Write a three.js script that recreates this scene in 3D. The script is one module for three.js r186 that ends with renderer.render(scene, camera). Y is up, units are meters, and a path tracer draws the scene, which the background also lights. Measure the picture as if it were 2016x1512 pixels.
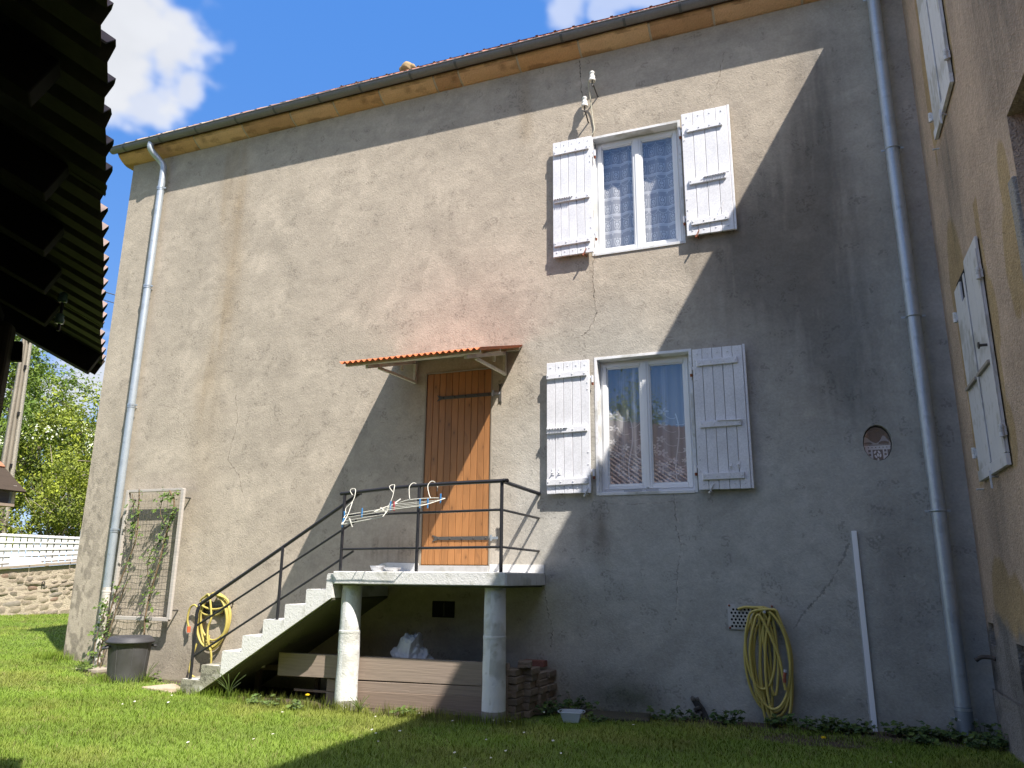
import * as THREE from 'three';
import { mergeGeometries, mergeVertices } from 'three/addons/utils/BufferGeometryUtils.js';
import { RoundedBoxGeometry } from 'three/addons/geometries/RoundedBoxGeometry.js';

// ---------------------------------------------------------------- camera, sky, sun, exposure
const scene = new THREE.Scene();
const camera = new THREE.PerspectiveCamera(53.41, 4 / 3, 0.05, 900);
camera.position.set(0, 1.2, 7.3);
camera.rotation.order = 'YXZ';
camera.rotation.set(THREE.MathUtils.degToRad(14.1276), THREE.MathUtils.degToRad(21.5228), THREE.MathUtils.degToRad(0.5704));
camera.updateMatrixWorld(true);

const renderer = new THREE.WebGLRenderer({ antialias: true });
renderer.toneMapping = THREE.LinearToneMapping;
renderer.toneMappingExposure = 3.15;
renderer.shadowMap.enabled = true;

const SUN_DIR = new THREE.Vector3(1.424, 2.4, 1).normalize();
const sun = new THREE.DirectionalLight(new THREE.Color(1, 0.93, 0.84), 3.05);
sun.position.copy(SUN_DIR).multiplyScalar(40).add(new THREE.Vector3(-5, 0, 0));
sun.target.position.set(-5, 0, 0);
sun.shadow.camera.left = -25; sun.shadow.camera.right = 25; sun.shadow.camera.top = 25; sun.shadow.camera.bottom = -25;
sun.shadow.camera.near = 1; sun.shadow.camera.far = 120; sun.shadow.mapSize.set(4096, 4096);
scene.add(sun, sun.target);

// ---------------------------------------------------------------- random numbers and noise
function rng(seed) { let s = seed >>> 0; return () => { s = (s + 0x6d2b79f5) | 0; let t = Math.imul(s ^ (s >>> 15), 1 | s); t = (t + Math.imul(t ^ (t >>> 7), 61 | t)) ^ t; return ((t ^ (t >>> 14)) >>> 0) / 4294967296; }; }
const PERM = new Float32Array(65536); { const r = rng(77); for (let i = 0; i < 65536; i++) PERM[i] = r(); }
const hash2 = (x, y) => PERM[((x * 73 + y * 9973) ^ (y * 31 + (x >> 3) * 17)) & 65535];
function vnoise(x, y, p = 0) {                      // value noise 0..1, tileable when a whole period p is given
  let xi = Math.floor(x), yi = Math.floor(y); const fx = x - xi, fy = y - yi;
  const sx = fx * fx * (3 - 2 * fx), sy = fy * fy * (3 - 2 * fy);
  let x1 = xi + 1, y1 = yi + 1;
  if (p) { xi = ((xi % p) + p) % p; yi = ((yi % p) + p) % p; x1 = ((x1 % p) + p) % p; y1 = ((y1 % p) + p) % p; }
  const a = hash2(xi, yi), b = hash2(x1, yi), c = hash2(xi, y1), d = hash2(x1, y1);
  return a + (b - a) * sx + (c - a) * sy + (a - b - c + d) * sx * sy;
}
function fbm(x, y, o, p = 0) { let s = 0, a = 0.5, n = 0; for (let i = 0; i < o; i++) { s += a * vnoise(x + i * 17, y + i * 31, p); n += a; a *= 0.5; x *= 2; y *= 2; if (p) p *= 2; } return s / n; }
const clamp = (v, a = 0, b = 1) => Math.min(b, Math.max(a, v));
const smooth = (a, b, v) => { const t = clamp((v - a) / (b - a)); return t * t * (3 - 2 * t); };
const lerp = (a, b, t) => a + (b - a) * t;
const lin = (v) => (v <= 0.0031308 ? v * 12.92 : 1.055 * Math.pow(v, 1 / 2.4) - 0.055);   // linear -> sRGB value
const V = (x, y, z) => new THREE.Vector3(x, y, z);

// ---------------------------------------------------------------- the sky: air and clouds, an equirectangular float map
{
  const W = 2048, H = 1024, data = new Float32Array(W * H * 4);
  const pix = (x, y) => V((x - 1008) / 1503.4, -(y - 756) / 1503.4, -1).applyQuaternion(camera.quaternion).normalize();
  const clouds = [   // one blob each: direction, radius across, radius along, strength
    [pix(230, 60), 0.085, 0.10, 1.15], [pix(330, 95), 0.042, 0.075, 0.95], [pix(368, 170), 0.020, 0.030, 0.8], [pix(190, 150), 0.09, 0.06, 1.05], [pix(285, 215), 0.032, 0.035, 0.8], [pix(150, 20), 0.13, 0.12, 1.2], [pix(60, 120), 0.12, 0.09, 1.1],
    [pix(1112, 34), 0.020, 0.022, 0.50], [pix(1122, 8), 0.020, 0.026, 0.50], [pix(1185, 20), 0.020, 0.016, 0.42], [pix(1205, 2), 0.032, 0.016, 0.45], [pix(1270, -4), 0.035, 0.014, 0.45], [pix(1190, -50), 0.09, 0.035, 0.6],
    [pix(150, 715), 0.055, 0.022, 0.75], [pix(205, 735), 0.08, 0.03, 0.85], [pix(35, 640), 0.06, 0.014, 0.7], [pix(120, 770), 0.14, 0.035, 0.9], [pix(-160, 660), 0.2, 0.05, 0.9],
  ];
  const q = camera.quaternion.clone().invert(), d = V(0, 0, 0), c = V(0, 0, 0);
  for (let j = 0; j < H; j++) for (let i = 0; i < W; i++) {
    const phi = ((i + 0.5) / W - 0.5) * 2 * Math.PI, th = ((j + 0.5) / H - 0.5) * Math.PI;
    d.set(Math.cos(th) * Math.cos(phi), Math.sin(th), Math.cos(th) * Math.sin(phi));
    const e = clamp(d.y), k = Math.pow(1 - e, 2.2);
    let r = lerp(0.026, 0.078, k), g = lerp(0.088, 0.160, k), b = lerp(0.255, 0.315, k);
    const hz = Math.pow(1 - e, 9); r = lerp(r, 0.33, hz * 0.85); g = lerp(g, 0.40, hz * 0.85); b = lerp(b, 0.50, hz * 0.85);
    const sd = Math.max(0, d.dot(SUN_DIR)), au = Math.pow(sd, 24) * 0.35 + Math.pow(sd, 200) * 0.8; r += au * 0.9; g += au * 0.95; b += au;
    if (d.y > -0.02) {
      // cumulus texture in a gnomonic-like plane so that it keeps its size towards the horizon
      const s = 1 / (0.22 + e), u = d.x * s, v = d.z * s;
      const n = fbm(u * 5.2 + 3, v * 5.2 + 9, 6), n2 = fbm(u * 18 + 40, v * 18 + 11, 5);
      c.copy(d).applyQuaternion(q);
      let cov = 0;
      const inView = c.z < 0 && Math.abs(c.x / c.z) < 0.85 && Math.abs(c.y / c.z) < 0.7;
      for (const [cd, ra, rb, st] of clouds) {
        if (d.dot(cd) < 0.9) continue;
        const cc = cd.clone().applyQuaternion(q), dx = c.x / -c.z - cc.x / -cc.z, dy = c.y / -c.z - cc.y / -cc.z;
        const m = 1 - Math.sqrt((dx / ra) ** 2 + (dy / rb) ** 2);
        cov = Math.max(cov, smooth(-0.30, 0.55, m + (n2 - 0.5) * (ra > 0.05 ? 1.25 : 2.0) + (n - 0.5) * 0.6) * st);
      }
      const mirrored = smooth(0.88, 0.95, d.z * 0.91 + d.y * 0.36 - d.x * 0.20);   // the windows mirror a clear part of the sky
      if (!inView) cov = Math.max(cov, smooth(0.41, 0.53, n + (n2 - 0.5) * 0.12) * (1 - mirrored));  // unseen sky gets denser cloud, added to brighten the shade
      cov = clamp(cov);
      if (cov > 0) {
        const thick = smooth(0.3, 1, cov) * 0.55 + n2 * 0.45, L = lerp(0.36, 0.19, thick * 0.62 + (1 - e) * 0.08) * (0.86 + 0.3 * n2) + Math.pow(sd, 6) * 0.35;
        const a = Math.pow(cov, 0.9) * 0.97;
        r = lerp(r, L * 0.97, a); g = lerp(g, L * 0.99, a); b = lerp(b, L * 1.04, a);
      }
    } else { const t = clamp(-d.y * 6); r = lerp(r, 0.10, t); g = lerp(g, 0.11, t); b = lerp(b, 0.09, t); }
    const o = (j * W + i) * 4; data[o] = r; data[o + 1] = g; data[o + 2] = b; data[o + 3] = 1;
  }
  const sky = new THREE.DataTexture(data, W, H, THREE.RGBAFormat, THREE.FloatType);
  sky.mapping = THREE.EquirectangularReflectionMapping; sky.magFilter = THREE.LinearFilter; sky.minFilter = THREE.LinearFilter; sky.needsUpdate = true;
  scene.background = sky; scene.environment = sky;
}

// ---------------------------------------------------------------- helpers
const used = new Map();
function numbered(n) { const k = used.get(n) || 0; used.set(n, k + 1); return k ? `${n}_${String(k).padStart(3, '0')}` : n; }
function thing(name, label, category, at = [0, 0, 0], group) {
  const o = new THREE.Group(); o.name = numbered(name); o.position.set(...at); o.userData = { label, category };
  if (group) o.userData.group = group; scene.add(o); return o;
}
function tag(o, label, category, group) { o.userData.label = label; o.userData.category = category; if (group) o.userData.group = group; return o; }
function flat(g) { g = g.index ? g.toNonIndexed() : g; for (const k of Object.keys(g.attributes)) if (!['position', 'normal', 'uv'].includes(k)) g.deleteAttribute(k); g.morphAttributes = {}; if (!g.attributes.uv) g.setAttribute('uv', new THREE.BufferAttribute(new Float32Array(g.attributes.position.count * 2), 2)); g.clearGroups(); return g; }
function obj(name, geos, mat, parent = scene) {
  const list = (Array.isArray(geos) ? geos : [geos]).map(flat);
  const m = new THREE.Mesh(list.length > 1 ? mergeGeometries(list) : list[0], mat);
  m.name = parent === scene ? numbered(name) : name; parent.add(m); return m;
}
function struct(name, geos, mat, label) { const m = obj(name, geos, mat); m.userData.kind = 'structure'; if (label) m.userData.label = label; return m; }
function tri(g, ou = 0, ov = 0, swap = false) {     // uv in metres from the main direction of each face
  g = flat(g); const p = g.attributes.position, n = g.attributes.normal, uv = g.attributes.uv;
  for (let i = 0; i < p.count; i++) {
    const ax = Math.abs(n.getX(i)), ay = Math.abs(n.getY(i)), az = Math.abs(n.getZ(i)); let u, v;
    if (az >= ax && az >= ay) { u = p.getX(i); v = p.getY(i); } else if (ax >= ay) { u = p.getZ(i); v = p.getY(i); } else { u = p.getX(i); v = p.getZ(i); }
    if (swap) [u, v] = [v, u];
    uv.setXY(i, u + ou, v + ov);
  }
  return g;
}
const UP = V(0, 1, 0);
function bx(w, h, d, x, y, z, r = 0.004, rot) {
  const m = Math.min(w, h, d); r = Math.min(r, m * 0.3);
  const g = r > 0.0012 ? new RoundedBoxGeometry(w, h, d, 1, r) : new THREE.BoxGeometry(w, h, d);
  if (rot) g.applyMatrix4(new THREE.Matrix4().makeRotationFromEuler(new THREE.Euler(...rot)));
  return flat(g.translate(x, y, z));
}
const b2 = (x0, x1, y0, y1, z0, z1, r) => bx(x1 - x0, y1 - y0, z1 - z0, (x0 + x1) / 2, (y0 + y1) / 2, (z0 + z1) / 2, r);
function rod(p, q, r, n = 8, r2 = r) {
  const a = V(...p), b = V(...q), d = b.clone().sub(a), L = d.length();
  const g = new THREE.CylinderGeometry(r2, r, L, n, 1); g.applyQuaternion(new THREE.Quaternion().setFromUnitVectors(UP, d.normalize())); g.translate((a.x + b.x) / 2, (a.y + b.y) / 2, (a.z + b.z) / 2); return flat(g);
}
function beam(p, q, w, h, ou = 0) {                  // a squared bar from p to q, w across (horizontal), h deep
  const a = V(...p), b = V(...q), d = b.clone().sub(a), L = d.length(); d.normalize();
  let s = V(0, 1, 0).cross(d); if (s.lengthSq() < 1e-6) s.set(1, 0, 0); s.normalize(); const u = d.clone().cross(s).normalize();
  const g = tri(new RoundedBoxGeometry(w, h, L, 1, Math.min(w, h) * 0.08), ou, 0, false);
  const m = new THREE.Matrix4().makeBasis(s, u, d); g.applyMatrix4(m); g.translate((a.x + b.x) / 2, (a.y + b.y) / 2, (a.z + b.z) / 2); return g;
}
function tube(pts, r, seg = 40, rad = 8, closed = false) { return flat(new THREE.TubeGeometry(new THREE.CatmullRomCurve3(pts.map((p) => V(...p)), closed, 'catmullrom', 0.5), seg, r, rad, closed)); }
function prism(profile, x0, x1) {                    // profile [[z, y], ...] swept along x
  const s = new THREE.Shape(profile.map(([z, y]) => new THREE.Vector2(-z, y)));
  const g = new THREE.ExtrudeGeometry(s, { depth: x1 - x0, bevelEnabled: false, steps: 1 }); g.rotateY(Math.PI / 2); g.translate(x0, 0, 0); return flat(g);
}
function plate(shape, depth, z, bevel = 0) {         // an x-y shape with its front at z
  const g = new THREE.ExtrudeGeometry(shape, { depth: depth - bevel * 2, bevelEnabled: bevel > 0, bevelSize: bevel, bevelThickness: bevel, bevelSegments: 1, curveSegments: 8 }); g.translate(0, 0, z - depth + bevel); return flat(g);
}
const rectShape = (x0, x1, y0, y1) => new THREE.Shape([[x0, y0], [x1, y0], [x1, y1], [x0, y1]].map(([x, y]) => new THREE.Vector2(x, y)));
function wobble(g, amp, freq, seed = 0) {            // uneven, hand-made faces: the same shift wherever vertices meet
  const p = g.attributes.position;
  for (let i = 0; i < p.count; i++) { const x = p.getX(i), y = p.getY(i), z = p.getZ(i);
    p.setXYZ(i, x + (vnoise(y * freq + seed, z * freq + 3.1) - 0.5) * amp, y + (vnoise(x * freq + 7.7, z * freq + seed) - 0.5) * amp, z + (vnoise(x * freq + seed, y * freq + 1.3) - 0.5) * amp); }
  g.computeVertexNormals(); return g;
}

// ---------------------------------------------------------------- textures and materials
function tile(n, size, f, srgb = true) {             // n pixels square for size metres; f(u, v) in 0..1 gives linear rgb or a grey
  const d = new Uint8Array(n * n * 4);
  for (let j = 0; j < n; j++) for (let i = 0; i < n; i++) {
    let c = f(i / n, j / n); if (typeof c === 'number') c = [c, c, c];
    for (let k = 0; k < 3; k++) d[(j * n + i) * 4 + k] = Math.round(255 * clamp(srgb ? lin(clamp(c[k])) : c[k])); d[(j * n + i) * 4 + 3] = 255;
  }
  const t = new THREE.DataTexture(d, n, n); t.wrapS = t.wrapT = THREE.RepeatWrapping; t.magFilter = THREE.LinearFilter; t.minFilter = THREE.LinearMipmapLinearFilter; t.generateMipmaps = true;
  if (srgb) t.colorSpace = THREE.SRGBColorSpace; t.repeat.set(1 / size, 1 / size); t.needsUpdate = true; return t;
}
const T = {};
T.plasterBump = tile(512, 0.8, (u, v) => 0.42 * vnoise(u * 128, v * 128, 128) + 0.36 * vnoise(u * 64 + 9, v * 64, 64) + 0.15 * vnoise(u * 26, v * 26 + 4, 26) + 0.07 * vnoise(u * 7, v * 7, 7), false);
T.mottle = tile(512, 1.3, (u, v) => 0.62 + 0.36 * (0.6 * fbm(u * 6, v * 6, 5, 6) + 0.4 * vnoise(u * 150, v * 150, 150)));
T.grime = tile(512, 1.1, (u, v) => { const n = fbm(u * 5, v * 5, 6, 5), m = fbm(u * 14 + 3, v * 14, 4, 14), k = smooth(0.55, 0.74, n) * 0.5 + smooth(0.62, 0.8, m) * 0.35, w = 0.93 + 0.1 * (m - 0.5); return [w - k * 0.55, w - k * 0.56, w - k * 0.64]; });
T.grimeOld = tile(512, 0.6, (u, v) => { const n = fbm(u * 5, v * 5, 6, 5), m = fbm(u * 16 + 3, v * 16, 4, 16), k = smooth(0.44, 0.66, n), g = smooth(0.5, 0.7, m); const w = 1 - 0.45 * k - 0.25 * g; return [w, w * (1 - 0.02 * k), w * (1 - 0.14 * k)]; });
T.wood = tile(512, 1.0, (u, v) => { const w = fbm(u * 6, v * 2, 3, 6) * 1.1, g = vnoise(u * 90 + w * 16, v * 3, 0), g2 = fbm(u * 30 + w * 10, v * 2, 3); let k = 0.76 + 0.2 * g2 - 0.10 * smooth(0.55, 0.9, g); return k * (0.9 + 0.2 * w); });
T.woodWide = tile(512, 0.9, (u, v) => { const y = v * 9 + 1.6 * fbm(u * 2, v * 3, 3, 0), r = Math.abs(((y * 2.3) % 1) - 0.5) * 2, f = vnoise(u * 4, v * 190, 0); return 0.72 + 0.07 * r * r + 0.20 * f - 0.12 * smooth(0.6, 0.9, fbm(u * 3, v * 12, 4)); });
T.zinc = tile(256, 0.5, (u, v) => 0.78 + 0.22 * (0.5 * fbm(u * 8, v * 8, 4, 8) + 0.5 * vnoise(u * 40, v * 40, 40)));
T.sandstone = tile(512, 1.4, (u, v) => { const w = fbm(u * 4, v * 4, 4, 4), b = fbm(u * 3 + w * 2, v * 16 + w * 3, 4), d = smooth(0.56, 0.72, fbm(u * 7 + 4, v * 7, 5, 7)); const k = 0.78 + 0.3 * (b - 0.5) + 0.12 * vnoise(u * 140, v * 140, 140); return [k * (1 - 0.35 * d), k * (1 - 0.37 * d), k * (1 - 0.40 * d)]; });
T.zincRun = tile(512, 0.7, (u, v) => { const a = fbm(u * 30, v * 1.2 + 3, 3), b = fbm(u * 8, v * 6, 4), c = vnoise(u * 60, v * 60); return 0.62 + 0.26 * a + 0.16 * b + 0.08 * c - 0.18 * smooth(0.62, 0.75, b); });
T.fine = tile(256, 0.12, (u, v) => 0.55 * vnoise(u * 60, v * 60, 60) + 0.45 * vnoise(u * 24, v * 24, 24), false);
const P = (o) => new THREE.MeshPhysicalMaterial(o), S = (rgb, o = {}) => { const m = new THREE.MeshStandardMaterial({ roughness: 0.9, ...o }); m.color.setRGB(...rgb); return m; };
const withRepeat = (t, rx, ry, ox = 0, oy = 0) => { const c = t.clone(); c.repeat.set(rx, ry); c.offset.set(ox, oy); c.needsUpdate = true; return c; };

const M = {
  whitePaint: S([0.80, 0.81, 0.83], { roughness: 0.5, map: T.grime, bumpMap: T.fine, bumpScale: 0.0006 }),
  whiteWood: S([0.70, 0.71, 0.75], { roughness: 0.55, map: T.mottle, bumpMap: T.wood, bumpScale: 0.0015 }),
  pvc: S([0.80, 0.81, 0.82], { roughness: 0.32 }),
  whitewash: S([0.72, 0.72, 0.71], { roughness: 0.85, map: T.grime, bumpMap: T.plasterBump, bumpScale: 0.003 }),
  whitewashOld: S([0.50, 0.49, 0.44], { roughness: 0.9, map: T.grimeOld, bumpMap: T.plasterBump, bumpScale: 0.005 }),
  columnPaint: S([0.78, 0.79, 0.80], { roughness: 0.75, map: T.grime, bumpMap: T.plasterBump, bumpScale: 0.004 }),
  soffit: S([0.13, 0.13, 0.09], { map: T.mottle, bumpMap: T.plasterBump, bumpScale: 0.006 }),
  iron: S([0.018, 0.018, 0.022], { roughness: 0.42, bumpMap: T.fine, bumpScale: 0.0004 }),
  strap: S([0.07, 0.065, 0.06], { roughness: 0.6, bumpMap: T.fine, bumpScale: 0.0006 }),
  rust: S([0.27, 0.085, 0.045], { roughness: 0.8 }),
  zinc: S([0.50, 0.56, 0.62], { roughness: 0.45, metalness: 0.5, map: T.zincRun, bumpMap: T.zincRun, bumpScale: 0.0006 }),
  zincDark: S([0.205, 0.205, 0.215], { roughness: 0.6, metalness: 0.15, map: T.zinc }),
  zincJoint: S([0.10, 0.11, 0.115], { roughness: 0.6, metalness: 0.3 }),
  zincClip: S([0.42, 0.47, 0.52], { roughness: 0.35, metalness: 0.6 }),
  palePipe: S([0.66, 0.62, 0.59], { roughness: 0.6, map: T.grime }),
  dark: S([0.010, 0.010, 0.011], { roughness: 1 }),
  innerWall: S([0.22, 0.21, 0.20]),
  glass: P({ color: 0xffffff, roughness: 0.0, metalness: 0, transmission: 1, thickness: 0, ior: 2.3, specularIntensity: 1 }),
  hose: S([0.52, 0.43, 0.12], { roughness: 0.45 }),
  orangePlastic: S([0.75, 0.13, 0.05], { roughness: 0.4 }),
  greyPlastic: S([0.45, 0.47, 0.5], { roughness: 0.4 }),
  porcelain: S([0.74, 0.74, 0.70], { roughness: 0.25 }),
  wire: S([0.55, 0.53, 0.42], { roughness: 0.7 }),
  greyWood: S([0.40, 0.36, 0.32], { map: T.woodWide, bumpMap: T.woodWide, bumpScale: 0.002 }),
  greyTimber: [[0.34, 0.27, 0.22], [0.30, 0.235, 0.19], [0.27, 0.205, 0.16]].map((c, i) => S(c, { map: T.woodWide, bumpMap: T.woodWide, bumpScale: 0.003 })),
  darkTimber: S([0.055, 0.038, 0.026], { map: T.woodWide, bumpMap: T.woodWide, bumpScale: 0.004 }),
  shadeTimber: S([0.014, 0.011, 0.009], { map: T.woodWide }),  // shade under the shed roof is put into this timber colour
  sheetUnder: S([0.15, 0.145, 0.105], { roughness: 0.75, map: T.mottle }),
  sheetRed: S([0.24, 0.105, 0.085], { roughness: 0.75, map: T.mottle }),
  trellisWood: S([0.54, 0.50, 0.46], { map: T.woodWide, bumpMap: T.woodWide, bumpScale: 0.002 }),
  meshWire: S([0.17, 0.15, 0.13], { roughness: 0.6, metalness: 0.4 }),
  bin: S([0.055, 0.055, 0.062], { roughness: 0.55, map: T.mottle }),
  airer: S([0.66, 0.65, 0.58], { roughness: 0.4 }),
  pegBlue: S([0.045, 0.22, 0.52], { roughness: 0.45 }), pegRed: S([0.42, 0.035, 0.05], { roughness: 0.45 }), pegWhite: S([0.72, 0.71, 0.66], { roughness: 0.45 }),
  stoneGrey: S([0.30, 0.28, 0.25], { map: T.mottle, bumpMap: T.plasterBump, bumpScale: 0.012 }),
  soil: S([0.085, 0.062, 0.042], { roughness: 1, map: T.mottle, bumpMap: T.mottle, bumpScale: 0.03 }),
  concretePole: S([0.50, 0.44, 0.36], { map: T.mottle, bumpMap: T.plasterBump, bumpScale: 0.01 }),
};
const leafMat = (r, g, b) => { const m = P({ roughness: 0.75, transmission: 0.35, thickness: 0, side: THREE.DoubleSide, ior: 1.35 }); m.color.setRGB(r, g, b); return m; };
const leafVC = (() => { const m = P({ roughness: 0.8, transmission: 0.35, thickness: 0, side: THREE.DoubleSide, ior: 1.35, vertexColors: true }); return m; })();

// ---------------------------------------------------------------- ground
function gy(x, z) {
  let y = 0.15 * smooth(-7.0, -8.9, x) + 0.0085 * Math.max(0, -8.84 - x) + 0.055 * smooth(-4.3, -6.2, x) * smooth(0.2, 1.0, z) * (1 - smooth(-7.2, -8.8, x));
  y += 0.03 * smooth(-10, -16, x) * clamp((-z - 2) / 3, 0, 2);
  y += 0.012 * (vnoise(x * 1.7 + 50, z * 1.7 + 50) - 0.5);
  return y;
}
T.lawn = tile(1024, 4, (u, v) => { const n = fbm(u * 8, v * 8, 5, 8), m = vnoise(u * 220, v * 220, 220), k = 0.55 + 0.5 * m; const y = smooth(0.45, 0.7, n); return [lerp(0.10, 0.16, y) * k, lerp(0.155, 0.165, y) * k, lerp(0.018, 0.03, y) * k]; });
{
  const xs = [], zs = []; const push = (a, from, to, step) => { for (let v = from; v < to; v += step) a.push(v); };
  push(xs, -200, -30, 12); push(xs, -30, -20, 1); push(xs, -20, 3, 0.25); push(xs, 3, 12, 1); push(xs, 12, 201, 12);
  push(zs, -200, -30, 12); push(zs, -30, -10, 1); push(zs, -10, 9, 0.25); push(zs, 9, 30, 1); push(zs, 30, 201, 12);
  const p = [], uv = [], ix = [], nx = xs.length;
  zs.forEach((z) => xs.forEach((x) => { p.push(x, gy(x, z), z); uv.push(x, z); }));
  for (let j = 0; j + 1 < zs.length; j++) for (let i = 0; i + 1 < nx; i++) { const a = j * nx + i, b = a + 1, c = a + nx, e = c + 1; ix.push(a, c, b, b, c, e); }
  const g = new THREE.BufferGeometry(); g.setAttribute('position', new THREE.Float32BufferAttribute(p, 3)); g.setAttribute('uv', new THREE.Float32BufferAttribute(uv, 2)); g.setIndex(ix); g.computeVertexNormals();
  struct('ground', g, S([1, 1, 1], { roughness: 1, map: T.lawn }), 'green lawn sloping gently beside the rendered house');
}
function soilPatch(name, cx, cz, rx, rz, seed, label) {   // irregular bare earth lying on the ground
  const p = [], uv = [], ix = [], N = 40, R = 5;
  for (let r = 0; r <= R; r++) for (let i = 0; i < N; i++) { const a = i / N * 2 * Math.PI, k = (r / R) * (0.7 + 0.5 * vnoise(Math.cos(a) * 2.2 + seed, Math.sin(a) * 2.2 + seed)), ca = Math.cos(a), sa = Math.sin(a), sq = 1 / Math.pow(Math.pow(Math.abs(ca), 4) + Math.pow(Math.abs(sa), 4), 0.25);
    const x = cx + ca * k * rx * sq, z = cz + sa * k * rz * sq; p.push(x, gy(x, z) + 0.006, z); uv.push(x, z); }
  for (let r = 0; r < R; r++) for (let i = 0; i < N; i++) { const a = r * N + i, b = r * N + (i + 1) % N, c = a + N, d = b + N; ix.push(a, b, c, b, d, c); }
  const g = new THREE.BufferGeometry(); g.setAttribute('position', new THREE.Float32BufferAttribute(p, 3)); g.setAttribute('uv', new THREE.Float32BufferAttribute(uv, 2)); g.setIndex(ix); g.computeVertexNormals();
  struct(name, g, M.soil, label);
}
soilPatch('bare_earth', -4.1, 0.42, 1.85, 0.62, 3, 'bare dry earth under the staircase landing');
soilPatch('bare_earth', -0.55, 0.16, 2.1, 0.30, 8, 'bare earth strip along the foot of the shaded wall');
soilPatch('bare_earth', -0.25, 0.55, 0.48, 0.26, 12, 'worn bare patch of lawn below the coiled hose');
soilPatch('bare_earth', -7.1, 0.30, 1.1, 0.30, 15, 'bare earth between the dustbin and the stairs');

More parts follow.
